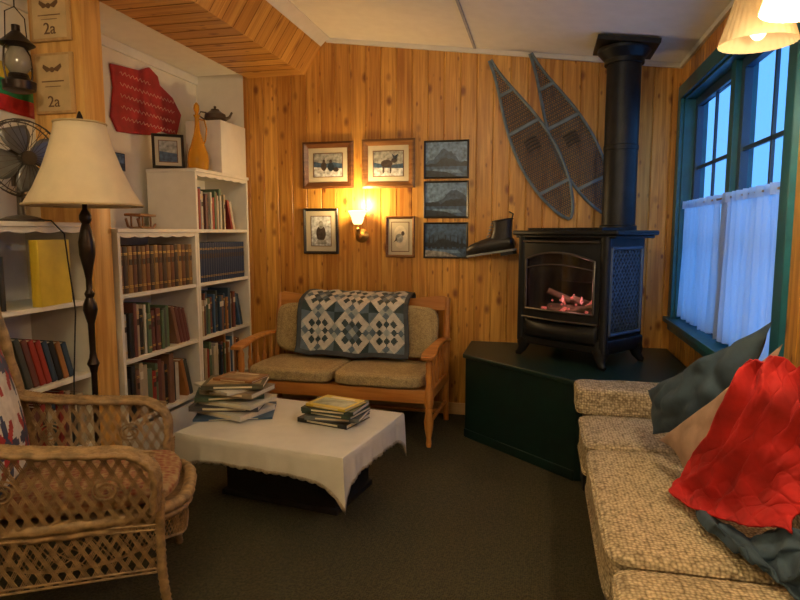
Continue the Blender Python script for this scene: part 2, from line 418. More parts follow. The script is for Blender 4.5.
def bcol(c):
    k = 'cover_%02d_%02d_%02d' % tuple(int(x*99) for x in c)
    return M(k, c, .5, var=.1, bs=.05)
def book(t, h, d, c, band, loc, tilt=0, group='', label='', lab=None):
    g = G(); k = .0035
    g.b2((-d, 0, 0), (-.006, k, h)); g.b2((-d, t-k, 0), (-.006, t, h))
    pts = [(-.006, 0)]+[(-.006+.007*math.sin(a*pi/6), t/2-t/2*math.cos(a*pi/6)) for a in range(1, 6)]+[(-.006, t)]
    inner = [(-.010, t), (-.010, 0)]
    g.prism(pts+inner, h)
    g.b2((-d+.006, k, .005), (-.010, t-k, h-.005), mi=1)
    if band:
        for zz in ((.12, .15, .82, .85) if band == 1 else (.70,)):
            hh = .004 if band == 1 else h*.14
            g.b2((-.003, t*.14, h*zz), (.0016, t*.86, h*zz+hh), mi=2)
        if band == 1: g.b2((-.003, t*.2, h*.6), (.0017, t*.8, h*.72), mi=3)
    o = g.done('book', [bcol(c), PAGES, GOLD if band == 1 else (lab or M('spine_label', (.62, .56, .44), .6)), M('spine_patch', (.05, .03, .02), .5)], loc=loc, rot=(tilt, 0, 0), flat=True)
    return top(o, label, 'book', group)
mixc = [(.28, .03, .02), (.03, .06, .10), (.40, .33, .22), (.02, .02, .02), (.10, .16, .09), (.36, .15, .04), (.05, .12, .22), (.55, .5, .4), (.14, .05, .04), (.45, .36, .08), (.06, .07, .06), (.2, .1, .06), (.65, .62, .56)]
cname = {0: 'red', 1: 'dark blue', 2: 'tan', 3: 'black', 4: 'green', 5: 'rust-brown', 6: 'blue', 7: 'cream', 8: 'maroon', 9: 'mustard', 10: 'charcoal', 11: 'brown', 12: 'off-white'}
def row(y0, y1, z, hm, hv, tm, tv, group, pal=None, band=None, xf=-2.42, dm=.19, lean=0, uniform=False, desc=None, ks=None):
    y = y0; n = 0
    while True:
        t = tm+R.uniform(-tv, tv); h = hm+R.uniform(-hv, hv)
        if y+t > y1-(lean*.045+.085 if lean else 0): break
        k = (R.choice(ks) if ks else R.randrange(len(mixc))) if pal is None else None
        c = mixc[k] if pal is None else pal[n % len(pal)]
        lb = desc or ('%s hardback book standing upright on a bookcase shelf' % cname[k])
        b = R.choice((0, 0, 1, 2)) if band is None else band
        book(t-.0015, h, dm+(0 if uniform else R.uniform(-.02, .02)), c, b, (xf-(.004 if uniform else R.uniform(0, .025)), y, z+.0005), 0, group, lb)
        y += t; n += 1
    a = .27; h = hm-hv*.5
    for i in range(lean):
        t = tm
        yy = y+h*math.sin(a)+.003 if i == 0 else yy+t/math.cos(a)+.002
        if yy+t/math.cos(a) > y1-.002: break
        k = R.choice(ks) if ks else R.randrange(len(mixc))
        book(t-.002, h-.01*i, dm, mixc[k], 0, (xf-.01, yy, z+.001), a, group, '%s hardback book leaning against its neighbours' % cname[k])
ency = [(.16, .06, .02), (.05, .03, .02), (.28, .16, .05), (.13, .05, .02), (.06, .035, .02), (.22, .12, .04)]
row(3.13, 3.92, 1.08, .285, .003, .044, .002, 'matching encyclopedia volumes on the bookcase shelf', ency, 1, uniform=True, desc='brown leather-bound encyclopedia volume with gilt bands on its spine')
row(3.13, 3.915, .68, .295, .045, .036, .014, 'mixed hardbacks on the middle shelf', lean=4, ks=(1, 3, 4, 5, 10, 2, 8, 4, 11, 7))
row(3.13, 3.915, .29, .30, .045, .038, .014, 'mixed hardbacks on the bottom shelf', lean=2, ks=(0, 8, 5, 8, 0, 11, 10, 2, 4, 3, 7))
row(3.98, 4.71, 1.08, .29, .002, .034, .001, 'matching navy volumes on the tall bookcase', [(.012, .03, .085)], 1, uniform=True, desc='navy blue bound volume with gilt bands on its spine')
row(3.98, 4.71, .68, .30, .045, .030, .012, 'mixed books on the tall bookcase middle shelf', lean=2)
row(3.98, 4.71, .29, .31, .04, .034, .010, 'mixed books on the tall bookcase bottom shelf', lean=1)
row(3.98, 4.62, 1.47, .26, .05, .030, .010, 'mixed books on the tall bookcase upper shelf', lean=2)
row(2.13, 2.82, .68, .28, .035, .036, .01, 'mixed books on the shelf by the post', lean=8, ks=(0, 8, 3, 10, 5, 12, 0, 1))
row(1.90, 2.12, .68, .28, .03, .036, .01, 'mixed books at the shelf end', ks=(0, 8, 3, 10))
row(2.0, 2.82, .29, .30, .04, .038, .01, 'books on the lowest shelf by the post', ks=(0, 3, 2, 8, 10, 12, 4))
book(.05, .33, .24, (.62, .44, .03), 0, (-2.44, 2.50, 1.081), 0, 'folders on the upper shelf by the post', 'large yellow binder turned cover-outward on the shelf').rotation_euler = (0, 0, -1.45)
row(1.95, 2.36, 1.08, .28, .04, .036, .01, 'books on the upper shelf by the post', ks=(2, 3, 10, 11, 4))

# ------------------------------------------------------------------ things on the bookcases
AMB, nt, b = base_mat('amber_glass')
b.inputs['Base Color'].default_value = (.92, .50, .06, 1); b.inputs['Roughness'].default_value = .06; b.inputs['Transmission Weight'].default_value = .65; b.inputs['IOR'].default_value = 1.2
T = thing('glass_decanter', 'tall amber glass decanter with a slender neck, on the bookcase', 'decanter', (-2.485, 4.14, 1.901))
G().lathe([(.055, 0), (.072, .01), (.078, .06), (.070, .13), (.045, .20), (.024, .27), (.017, .33), (.016, .38), (.026, .40), (.022, .402)], 28).done('bottle_body', AMB, T)
G().lathe([(.012, 0), (.014, .02), (.022, .04), (.02, .07), (.006, .09)], 20, (0, 0, .4)).done('stopper', AMB, T)
G().tube([(.016, 0, .37), (.06, 0, .36), (.075, 0, .30), (.065, 0, .22), (.048, 0, .19)], .006, 8).done('handle', AMB, T)
def frame(name, label, w, h, loc, rot, fm, fw, mm, shapes, bg, mat_w=.0, depth=.02, cat='picture', group=None):
    T = bpy.data.objects.new(name, None); col.objects.link(T); T.location = loc; T.rotation_euler = rot; top(T, label, cat, group); T.empty_display_size = .1
    g = G()
    for s in range(4):
        W2, H2 = w/2, h/2
        P = [(-W2, -H2), (W2, -H2), (W2, H2), (-W2, H2)]; a, b2 = P[s], P[(s+1) % 4]
        def ins(p, k): return (p[0]-math.copysign(k, p[0]), p[1]-math.copysign(k, p[1]))
        rows = [[(a[0], 0, a[1]), (b2[0], 0, b2[1])], [(a[0], -depth*.7, a[1]), (b2[0], -depth*.7, b2[1])],
                [(ins(a, fw*.35)[0], -depth, ins(a, fw*.35)[1]), (ins(b2, fw*.35)[0], -depth, ins(b2, fw*.35)[1])],
                [(ins(a, fw)[0], -depth*.45, ins(a, fw)[1]), (ins(b2, fw)[0], -depth*.45, ins(b2, fw)[1])],
                [(ins(a, fw)[0], 0, ins(a, fw)[1]), (ins(b2, fw)[0], 0, ins(b2, fw)[1])]]
        vs = [p for r in rows for p in r]
        g.faces(vs, [(2*i, 2*i+1, 2*i+3, 2*i+2) for i in range(4)]+[(8, 9, 1, 0)])
    g.done('picture_frame', fm, T, flat=True)
    iw, ih = w/2-fw, h/2-fw
    if mat_w:
        G().b2((-iw, -.005, -ih), (iw, -.002, ih)).done('mat_board', mm, T)
    iw -= mat_w; ih -= mat_w
    g = G(); g.b2((-iw, -.0062, -ih), (iw, -.0052, ih)); mats = [bg]
    for k, (poly, m) in enumerate(shapes):
        mats.append(m); n = len(poly); off = -.0066-.0004*k
        pp = [(-iw+x*2*iw, off, -ih+z*2*ih) for x, z in poly]
        g.faces(pp, [tuple(range(n))], k+1)
    if mat_w:
        q = .006
        for a, b2 in (((-iw-q, -ih-q), (iw+q, -ih)), ((-iw-q, ih), (iw+q, ih+q)), ((-iw-q, -ih), (-iw, ih)), ((iw, -ih), (iw+q, ih))):
            g.b2((a[0], -.0062, a[1]), (b2[0], -.0052, b2[1]), mi=len(mats))
        mats.append(FWOOD)
    g.done('picture_print', mats, T, flat=True)
    return T
def fl(n, c): return M(n, c, .5, var=.18, scale=25, bs=0)
def pc(n, c): return M(n, c, .35, var=.55, scale=38, bs=0)
SKYB, MTN, MTD, WAT, GRY, CRM, DRK, SNOW = pc('pic_sky', (.13, .23, .38)), pc('pic_mountain', (.04, .08, .15)), pc('pic_dark', (.014, .024, .04)), pc('pic_water', (.045, .10, .20)), pc('pic_grey', (.28, .28, .26)), fl('pic_cream', (.62, .54, .40)), pc('pic_fur', (.05, .035, .03)), pc('pic_snow', (.50, .52, .54))
FWOOD = wood('frame_walnut', (.10, .035, .012), (.17, .07, .025), 0, 1.5, .3); FGOLD = wood('frame_oak', (.17, .07, .022), (.28, .13, .045), 0, 1.5, .3); FBLK = M('frame_black', (.02, .018, .016), .35)
MATW = M('mat_card', (.52, .46, .33), .8, bs=.02, var=.03)
def ell(cx, cy, rx, ry, n=16, a0=0): return [(cx+rx*math.cos(a0+2*pi*i/n), cy+ry*math.sin(a0+2*pi*i/n)) for i in range(n)]
YW = YB-.001
gp = 'framed pictures on the pine wall'
figs = [([(0, 0), (1, 0), (1, .35), (0, .42)], SNOW), ([(0, .42), (1, .35), (1, .55), (.7, .62), (.4, .55), (0, .66)], MTN), (ell(.35, .45, .10, .2), DRK), (ell(.36, .68, .05, .07), DRK), (ell(.6, .42, .11, .2), MTD), (ell(.6, .66, .05, .08), DRK), (ell(.78, .3, .1, .1), DRK)]
frame('framed_picture', 'walnut-framed print of dark figures on snow with a cream mat', .43, .37, (-1.69, YW, 1.985), (0, 0, 0), FWOOD, .05, MATW, figs, GRY, .045, group=gp)
moose = [([(0, 0), (1, 0), (1, .3), (0, .35)], SNOW), ([(0, .35), (1, .3), (1, .5), (.5, .42), (0, .56)], MTN), (ell(.45, .5, .2, .16), DRK), ([(.3, .4), (.36, .4), (.35, .1), (.31, .1)], DRK), ([(.55, .4), (.61, .4), (.6, .1), (.56, .1)], DRK), (ell(.7, .62, .1, .1), DRK), ([(.68, .7), (.62, .9), (.72, .8), (.84, .9), (.78, .68)], MTD)]
frame('framed_picture', 'wood-framed print of a dark antlered animal on snow', .43, .38, (-1.19, YW, 1.985), (0, 0, 0), FGOLD, .05, MATW, moose, GRY, .045, group=gp)
def mtn(s, lo=.3, k=1.0):
    rr = random.Random(s); p = [(0, lo)]
    for i in range(17): p.append((i/16, lo+.08+.42*k*math.exp(-((i/16-(.25+.23*s % .6))**2)*14)+rr.uniform(-.04, .06)))
    p.append((1, lo)); return p
for s, (zc, hh) in enumerate(((2.005, .29), (1.70, .285), (1.385, .28))):
    frame('framed_photograph', ('thin black-framed blue photograph of a mountain lake', 'thin black-framed dusk photograph of hills over water', 'thin black-framed night photograph of snowy spruce trees')[s], .35, hh, (-.73, YW, zc), (0, 0, 0), FBLK, .014, MATW,
        [(mtn(s+1), MTN), (mtn(s+4, .3, .35), MTD), ([(0, 0), (1, 0), (1, .3), (0, .3)], WAT), ([(.1, .12), (.9, .1), (.8, .2), (.2, .22)], SKYB), ([(0, 0), (.8, 0), (.5, .14), (0, .2)], MTD if s != 2 else GRY)]+([([(x-.04, .25), (x+.04, .25), (x, .7)], MTD) for x in (.1, .2, .33, .5, .62, .8, .9)] if s == 2 else []), SKYB if s < 2 else WAT, 0, .014, group=gp)
frame('framed_picture', 'black-framed upright wildlife print with cream mat', .30, .37, (-1.757, YW, 1.457), (0, 0, 0), FBLK, .022, MATW, [(ell(.5, .42, .25, .28), DRK), (ell(.5, .72, .13, .14), GRY), ([(.2, .05), (.8, .05), (.75, .2), (.3, .2)], GRY)], SNOW, .045, group=gp)
frame('framed_picture', 'oak-framed small bird print with cream mat', .235, .325, (-1.093, YW, 1.412), (0, 0, 0), FGOLD, .02, MATW, [(ell(.5, .5, .42, .4, 20), CRM), (ell(.45, .45, .24, .16), GRY), (ell(.66, .62, .1, .08), DRK), ([(.1, .3), (.3, .5), (.3, .38)], DRK)], MATW, .03, group=gp)
frame('framed_photograph', 'black-framed photograph leaning upright on the bookcase', .22, .25, (-2.66, 4.03, 2.031), (-.12, 0, .65), FBLK, .02, MATW, [([(0, 0), (1, 0), (1, .4), (0, .5)], MTN)], GRY, .03)
T = thing('teapot', 'small dark metal teapot standing on the white box', 'teapot', (-2.55, 4.52, 2.302), .6)
PT = M('dark_pewter', (.10, .075, .05), .4, .5)
G().lathe([(.04, 0), (.06, .005), (.085, .04), (.08, .075), (.04, .10), (.035, .103)], 24).done('teapot_body', PT, T)
G().lathe([(.038, .10), (.03, .115), (.008, .12), (.012, .135), (.003, .142)], 20).done('lid', PT, T)
G().tube([(.07, 0, .04), (.11, 0, .06), (.13, 0, .10)], [.016, .011, .008], 8).done('spout', PT, T)
G().tube([(-.065, 0, .085), (-.11, 0, .09), (-.125, 0, .06), (-.08, 0, .03)], .006, 8).done('handle', PT, T)
T = thing('wooden_ornament', 'small carved wooden sled ornament on the low bookcase', 'ornament', (-2.50, 3.46, 1.471), .3)
OW = wood('ornament_wood', (.22, .09, .035), (.35, .17, .06), 1, 1)
G().box((0, 0, .085), (.10, .30, .016), bev=.004).done('sled_deck', OW, T)
for x in (-.035, .035):
    g = G().tube([(x, -.16, .06), (x, -.13, .015), (x, -.08, .006), (x, .12, .006), (x, .17, .03)], .008, 8)
    for y in (-.07, .08): g.cyl((x, y, .006), (x, y, .08), .006)
    g.done('runner', OW, T)
g = G(); rp = [(-.42, -.18), (-.38, .02), (-.40, .17), (-.1, .20), (.02, .25), (.12, .21), (.14, .15), (.30, .09), (.41, -.02), (.36, -.14), (.33, -.20), (.14, -.19), (0, -.24), (-.2, -.26), (-.36, -.27)]
Mx = Matrix(((0, 0, 1, 0), (1, 0, 0, 0), (0, 1, 0, 0), (0, 0, 0, 1)))
T = thing('wall_hanging', 'red irregular board with pale scribbled lines hung on the cream wall', 'wall hanging', (XL+.001, 4.08, 2.40))
G().prism(rp, .02, Mx).done('red_board', M('red_painted_board', (.36, .02, .022), .6, var=.25), T, bev=.006)
for i in range(5):
    z = .13-.075*i; g = G(); pts = []
    for k in range(46):
        yy = -.32+.014*k
        if yy > .33 or (yy > .22 and z > .06) or (yy > .02 and z > .1): break
        pts.append((.0215, yy, z+.013*math.sin(k*2.1+i+.4*math.sin(k))))
    g.tube(pts, .0024, 5).done('scribbled_line', M('pale_chalk', (.62, .36, .28), .8), T)
frame('small_print', 'tiny blue postcard pinned on the cream wall', .14, .12, (XL+.002, 3.72, 1.93), (0, 0, pi/2), FBLK, .006, MATW, [([(0, 0), (1, 0), (1, .4), (0, .5)], MTN)], SKYB, 0, .008)
T = thing('small_flag', 'small green, yellow and red striped cloth flag on the wall', 'flag', (XL+.009, 2.86, 2.37))
g = G(); g.grid(lambda u, v: (.006*math.sin(u*14+v*2), -.2+.36*u, -.26*v-.02*u), 24, 9, mf=lambda i, j: j//3)
g.done('flag_cloth', [fl('flag_yellow', (.75, .5, .04)), fl('flag_green', (.02, .25, .08)), fl('flag_red', (.5, .02, .02))], T, sol=.002)
T = thing('hanging_lantern', 'old dark metal oil lantern hanging from the ceiling', 'lantern', (-2.62, 2.70, 2.16))
G().lathe([(.05, 0), (.075, .01), (.08, .05), (.05, .07), (.045, .09)], 20).done('fuel_tank', BRONZE, T)
G().lathe([(.035, .09), (.06, .13), (.055, .18), (.035, .22)], 20).done('lantern_globe', M('smoky_glass', (.25, .22, .16), .1), T)
G().lathe([(.06, .22), (.085, .235), (.05, .27), (.02, .30), (.02, .33)], 20).done('lantern_cap', BRONZE, T)
g = G()
for s in (-1, 1): g.tube([(0, s*.075, .03), (0, s*.09, .12), (0, s*.08, .2), (0, s*.05, .24)], .005, 6)
g.tube([(0, -.07, .23), (0, -.06, .38), (0, 0, .42), (0, .06, .38), (0, .07, .23)], .003, 6); g.cyl((0, 0, .42), (0, 0, .579), .003)
g.done('wire_handle', BRONZE, T)
T = thing('desk_fan', 'dark metal desk fan with round wire guard on the bookcase', 'fan', (-2.56, 2.60, 1.501), -.35)
FM = M('fan_metal', (.10, .08, .06), .4, .6)
G().lathe([(.10, 0), (.10, .012), (.07, .025), (.02, .035), (.018, .15), (.014, .2)], 24).done('fan_base', FM, T)
G().cyl((-.11, 0, .31), (-.005, 0, .31), .05, .055).sph((-.11, 0, .31), .05).cyl((-.05, 0, .18), (-.05, 0, .31), .015).done('fan_motor', FM, T)
g = G(); C = Vector((.06, 0, .31))
for dx, r in ((.0, .18), (.03, .19), (.06, .18)):
    g.tube([C+Vector((dx-.03, r*math.cos(a*pi/16), r*math.sin(a*pi/16))) for a in range(32)], .0035, 5, closed=True)
for k in range(28):
    a = 2*pi*k/28; v = Vector((0, math.cos(a), math.sin(a)))
    g.tube([C+Vector((.05, 0, 0))+v*.03, C+Vector((.045, 0, 0))+v*.1, C+Vector((.03, 0, 0))+v*.18, C+v*.19, C+Vector((-.03, 0, 0))+v*.18, C+Vector((-.05, 0, 0))+v*.06], .0016, 4)
g.cyl(C+Vector((.046, 0, 0)), C+Vector((.054, 0, 0)), .035); g.done('fan_guard', FM, T)
for k in range(4):
    a = k*pi/2+.3
    G().grid(lambda u, v: C+RX(a) @ Vector((.02*(v-.5), (.02+.135*u), (v-.5)*(.03+.12*math.sin(u*2.2)))), 8, 6).done('fan_blade', M('fan_blade_metal', (.2, .2, .2), .4, .6), T, sol=.002)
G().cyl(C-Vector((.02, 0, 0)), C+Vector((.025, 0, 0)), .025).done('fan_hub', FM, T)
G().tube([(.08, .03, .01), (.16, .06, .006), (.20, .10, -.06), (.22, .10, -.2), (.225, .12, -.45), (.21, .10, -.8), (.21, .08, -1.15), (.22, .1, -1.45)], .004, 6).done('power_cord', BLACK, T)

# ------------------------------------------------------------------ stove corner
HZ = .60
T = thing('hearth_platform', 'dark green painted wooden corner hearth box under the stove', 'hearth', (0, 0, 0))
pl = [(-.50, 4.22), (.22, 3.58), (.915, 3.58), (.915, 4.735), (-.50, 4.735)]
G().prism(pl, HZ-.03).done('hearth_body', GREEN, T, bev=.004)
pl2 = [(-.52, 4.21), (.21, 3.562), (.918, 3.562), (.918, 4.738), (-.52, 4.738)]
G().prism(pl2, .03, Matrix.Translation((0, 0, HZ-.03))).done('hearth_top', M('green_top', (.006, .026, .022), .4, bs=.05), T, bev=.006)
d = Vector((.22+.50, 3.58-4.22, 0)); L = d.length; d.normalize(); nn = Vector((d.y, -d.x, 0)); nn = nn if nn.y < 0 else -nn
an = math.atan2(d.y, d.x); mid = Vector((-.50, 4.22, 0))+d*L/2+nn*.005
G().box(mid+Vector((0, 0, .03)), (L, .010, .06), RZ(an)).done('lower_trim_board', GREEN, T, bev=.003)

S = thing('gas_stove', 'black cast-iron freestanding gas stove with glass door, on the green hearth', 'stove', (.25, 4.225, HZ+.001), math.radians(-38))
S.scale = (1.24, 1.05, 1.07)
g = G()
g.b2((-.27, -.20, .085), (.27, .24, .17), bev=.012)
g.b2((-.26, -.19, .17), (.26, -.13, .24)); g.b2((-.26, -.19, .69), (.26, -.13, .76))
g.b2((-.26, -.19, .17), (-.23, .23, .76)); g.b2((.23, -.19, .17), (.26, .23, .76)); g.b2((-.23, .19, .17), (.23, .23, .76)); g.b2((-.23, -.13, .17), (.23, .19, .2)); g.b2((-.23, -.13, .70), (.23, .19, .76))
for s in (-1, 1):
    g.cyl((s*.258, -.185, .10), (s*.258, -.185, .77), .024, seg=16)
g.done('stove_body', IRON, S, bev=.004)
g = G(); nP = 20
outline = [(-.325, .26), (.325, .26), (.33, 0), (.325, -.20)]+[(.325-.65*i/nP, -.20-.055*math.sin(pi*i/nP)) for i in range(1, nP)]+[(-.325, -.20), (-.33, 0)]
g.prism(outline, .028, Matrix.Translation((0, 0, .775))); g.prism([(x*.95, y*.95) for x, y in outline], .02, Matrix.Translation((0, 0, .757)))
g.done('stove_top', IRON, S, bev=.008)
g = G()
for i in range(17): g.box((-.2+.025*i, -.06, .812), (.011, .24, .014))
for y in (-.17, .06): g.box((0, y, .811), (.45, .014, .016))
g.box((-.222, -.06, .811), (.014, .24, .016)); g.box((.222, -.06, .811), (.014, .24, .016))
g.done('top_grille', IRON, S)
def bow(x, y, z): return Vector((x, y-.03*(1-(x/.24)**2), z))
def arch(x): return .670-.045*(x/.212)**2
g = G(); E0 = .212
for (x0, x1, z0, z1) in ((-.237, -E0, .265, .735), (E0, .237, .265, .735)):
    g.faces([bow(x0, -.20, z0), bow(x1, -.20, z0), bow(x1, -.20, z1), bow(x0, -.20, z1), (x0, -.18, z0), (x1, -.18, z0), (x1, -.18, z1), (x0, -.18, z1)], [(0, 1, 2, 3), (4, 7, 6, 5), (0, 4, 5, 1), (1, 5, 6, 2), (2, 6, 7, 3), (3, 7, 4, 0)])
n = 14
for i in range(n):
    xa, xb = -E0+2*E0*i/n, -E0+2*E0*(i+1)/n
    for za, zb, z2a, z2b in ((arch(xa), arch(xb), .735, .735), (.265, .265, .315, .315)):
        g.faces([bow(xa, -.20, za), bow(xb, -.20, zb), bow(xb, -.20, z2b), bow(xa, -.20, z2a), (xa, -.18, za), (xb, -.18, zb), (xb, -.18, z2b), (xa, -.18, z2a)], [(0, 1, 2, 3), (4, 7, 6, 5), (0, 4, 5, 1), (2, 6, 7, 3)])
DO = g.done('door', IRON, S)
g = G()
g.tube([bow(-.235+.47*i/14, -.212, .735) for i in range(15)], .006, 8); g.tube([bow(-.235+.47*i/14, -.212, .262) for i in range(15)], .006, 8)
g.tube([bow(-E0, -.208, .32)]+[bow(-E0+2*E0*i/14, -.208, arch(-E0+2*E0*i/14)) for i in range(15)]+[bow(E0, -.208, .32)], .007, 8)
g.tube([bow(-E0+2*E0*i/14, -.208, .317) for i in range(15)], .007, 8)
g.tube([bow(-E0+2*E0*i/14, -.206, .60-.03*((-E0+2*E0*i/14)/E0)**2) for i in range(15)], .004, 6)
g.done('door_moulding', M('stove_trim', (.12, .11, .10), .35, .7), DO)
GLS, nt, b = base_mat('stove_glass')
t = N(nt, 'ShaderNodeBsdfTransparent'); t.inputs[0].default_value = (.75, .7, .66, 1); gl = N(nt, 'ShaderNodeBsdfGlossy'); gl.inputs['Roughness'].default_value = .12
mx = N(nt, 'ShaderNodeMixShader'); mx.inputs[0].default_value = .16
nt.links.new(t.outputs[0], mx.inputs[1]); nt.links.new(gl.outputs[0], mx.inputs[2]); nt.links.new(mx.outputs[0], nt.nodes['Material Output'].inputs[0])
G().grid(lambda u, v: bow(-E0+2*E0*u, -.196, .317+v*(arch(-E0+2*E0*u)-.317)), 14, 6).done('door_glass', GLS, DO)
g = G(); g.grid(lambda u, v: Vector((-.23+.46*u, -.195-.05*math.sin(pi*u)**.7*math.sin(pi*v*.9+.3), .135+.115*v)), 20, 6); g.done('lower_panel', IRON, S, sol=.006)
for s in (-1, 1):
    g = G(); x = s*.263
    for a, b2 in (((-.14, .20), (-.14, .70)), ((.19, .20), (.19, .70)), ((-.14, .20), (.19, .20)), ((-.14, .70), (.19, .70))):
        g.tube([(x, a[0], a[1]), (x, b2[0], b2[1])], .011, 6)
    for i in range(-14, 20):
        for sg in (1, -1):
            pts = []
            for k in range(41):
                y = -.13+.31*k/40; z = .23+.045*i+sg*(y+.13)*1.25+(0 if sg > 0 else .4)
                if .21 <= z <= .69: pts.append((x, y, z))
            if len(pts) > 1: g.tube([pts[0], pts[-1]], .0050, 4)
    g.done('side_grille', M('grille_iron', (.10, .14, .19), .4, .6), S)
for (x, y) in ((-.235, -.17), (.235, -.17), (-.235, .2), (.235, .2)):
    sx, sy = math.copysign(1, x), math.copysign(1, y)
    G().tube([(x, y, .11), (x+sx*.01, y+sy*.01, .08), (x+sx*.014, y+sy*.014, .045), (x+sx*.03, y+sy*.025, .018), (x+sx*.045, y+sy*.03, .014)], [.045, .038, .026, .020, .013], 10).done('leg', IRON, S)
LOG = M('charred_log', (.20, .14, .11), .9, var=.6, scale=20, bs=.6)
g = G()
for p0, p1, r in (((-.18, .0, .30), (.15, -.07, .31), .036), ((-.14, -.09, .29), (.05, .06, .33), .03), ((.18, .03, .30), (-.02, -.04, .38), .030), ((-.06, .02, .36), (-.17, -.05, .42), .022), ((.0, -.1, .29), (.17, -.08, .36), .022)):
    g.cyl(p0, p1, r, r*.85, 10)
g.b2((-.2, -.12, .20), (.2, .12, .27)); g.done('ceramic_logs', LOG, S)
g = G()
for i in range(50): g.sph((R.uniform(-.17, .17), R.uniform(-.12, .02), .28+R.uniform(0, .04)), R.uniform(.007, .014), u=6, v=4)
for i in range(16): g.sph((R.uniform(-.12, .12), R.uniform(-.10, -.02), .33+R.uniform(0, .06)), R.uniform(.005, .010), u=6, v=4)
g.done('embers', M('ember_glow', (.4, .10, .08), .8, emit=.55, ecol=(1, .20, .16)), S)
for i, (x, y, h) in enumerate(((-.07, -.05, .05), (-.01, -.03, .06), (.05, -.05, .05))):
    G().lathe([(.002, 0), (.008, .012), (.009, h*.35), (.005, h*.7), (.001, h)], 10, (x, y, .35)).done('flame', M('gas_flame', (1, .3, .3), .8, emit=.9, ecol=(1, .3, .3)), S)
light('fire_glow', (0, -.1, .46), .9, (1, .42, .36), .04, S)
PX, PY = .50, 4.37
PZ = HZ+.001+.803*1.07+.001
T = thing('stove_pipe', 'black metal flue pipe rising from the stove to the ceiling', 'stove pipe', (PX, PY, PZ))
ht = cz(PX)-.05-PZ
g = G(); r = .108
g.lathe([(r+.012, 0), (r+.012, .03), (r, .035), (r, ht*.45), (r+.004, ht*.45+.003), (r+.004, ht*.45+.03), (r, ht*.45+.035), (r, ht*.94), (r+.006, ht*.94+.004), (r+.006, ht)], 40)
g.done('pipe_section', IRON, T)
rt = RY(math.atan(.133)).to_4x4()
g = G(); g.prism([(-.19, -.19), (.19, -.19), (.19, .19), (-.19, .19)], .03, Matrix.Translation((0, 0, ht+.008)) @ rt)
g.lathe([(.125, ht-.09), (.125, ht-.06), (.17, ht-.01), (.17, ht+.012)], 40)
g.done('ceiling_collar', IRON, T, bev=.003)

# ------------------------------------------------------------------ snowshoes
def snowshoe(label, tipx, tipz, tailx, tailz, wmax, yy):
    L = math.hypot(tipx-tailx, tipz-tailz); ang = math.atan2(tipx-tailx, tipz-tailz)
    T = bpy.data.objects.new('snowshoe', None); col.objects.link(T); T.location = (tailx, yy, tailz); T.rotation_euler = (0, ang, 0); T.empty_display_size = .1
    top(T, label, 'snowshoe', 'snowshoes hung on the pine wall')
    def hw(s):
        if s <= 0 or s >= 1: return .0
        return wmax*(math.sin(pi*s**.74)**(1.0+.9*max(0, s-.4)))
    def yo(s): return -.025*max(0, (s-.8)/.2)**2
    pts = []
    n = 40
    for i in range(n+1): s = i/n; pts.append((-(hw(s)+.008), yo(s), s*L))
    for i in range(n, -1, -1): s = i/n; pts.append((hw(s)+.008, yo(s), s*L))
    G().tube(pts, .0115, 8, closed=True).done('wooden_rim', ASH, T)
    for s in (.20, .58, .80):
        G().box((0, yo(s)-.003, s*L), (2*hw(s)+.01, .016, .024)).done('crossbar', ASH, T)
    g = G()
    for sg in (-1, 1):
        k = -80
        while k < 110:
            c0 = k*.027; k += 1; run = []
            for i in range(3, 118):
                z = i/120*L; x = (z-c0)*sg*.62
                if abs(x) <= hw(z/L): run.append((x, yo(z/L), z))
            if len(run) > 1: g.tube([run[0], run[len(run)//2], run[-1]], .0036, 4)
    i = .06
    while i < .95:
        g.tube([(-hw(i), yo(i)+.002, i*L), (hw(i), yo(i)+.002, i*L)], .0036, 4); i += .0205
    for dx in (-.02, .02): g.tube([(dx, .002, .1*L), (dx, .002, .8*L)], .003, 4)
    g.done('rawhide_webbing', GREYB, T)
    g = G()
    for k in range(4): g.tube([(-.05, -.007, (.44+.02*k)*L), (0, -.011, (.445+.02*k)*L), (.05, -.007, (.44+.02*k)*L)], .006, 6)
    g.done('foot_binding', M('dark_binding', (.06, .045, .03), .7), T)
snowshoe('long pointed wooden snowshoe with dense rawhide webbing, tilted on the wall', -.40, 2.70, .20, 1.55, .135, YB-.05)
snowshoe('long pointed wooden snowshoe half behind the flue pipe, tilted', -.11, 2.74, .47, 1.58, .135, YB-.016)
# boot
T = thing('old_boot', 'old black leather lace-up boot hung tilted on the wall', 'boot', (-.29, 4.650, 1.29), 0)
T.rotation_euler = (0, .16, math.radians(172)); T.scale = (1.4, 1.45, 1.12)
def loft(g, secs, seg=16, mi=0):
    vs = []; fs = []
    for (c, ax, ay, nx, ny) in secs:
        for k in range(seg):
            a = 2*pi*k/seg; ca, sa = math.cos(a), math.sin(a)
            vs.append(Vector(c)+Vector(ax)*nx*math.copysign(abs(ca)**.8, ca)+Vector(ay)*ny*math.copysign(abs(sa)**.8, sa))
    n = len(secs)
    for i in range(n-1):
        for k in range(seg): fs.append((i*seg+k, i*seg+(k+1) % seg, (i+1)*seg+(k+1) % seg, (i+1)*seg+k))
    fs.append(tuple(range(seg))[::-1]); fs.append(tuple((n-1)*seg+k for k in range(seg)))
    g.faces(vs, fs, mi)
g = G(); Xa, Ya, Za = (1, 0, 0), (0, 1, 0), (0, 0, 1)
loft(g, [((-.075, 0, .055), Ya, Za, .02, .03), ((-.06, 0, .06), Ya, Za, .036, .048), ((-.01, 0, .068), Ya, Za, .038, .056), ((.05, 0, .066), Ya, Za, .040, .053), ((.11, 0, .06), Ya, Za, .044, .046), ((.16, 0, .052), Ya, Za, .040, .038), ((.185, 0, .044), Ya, Za, .022, .024)])
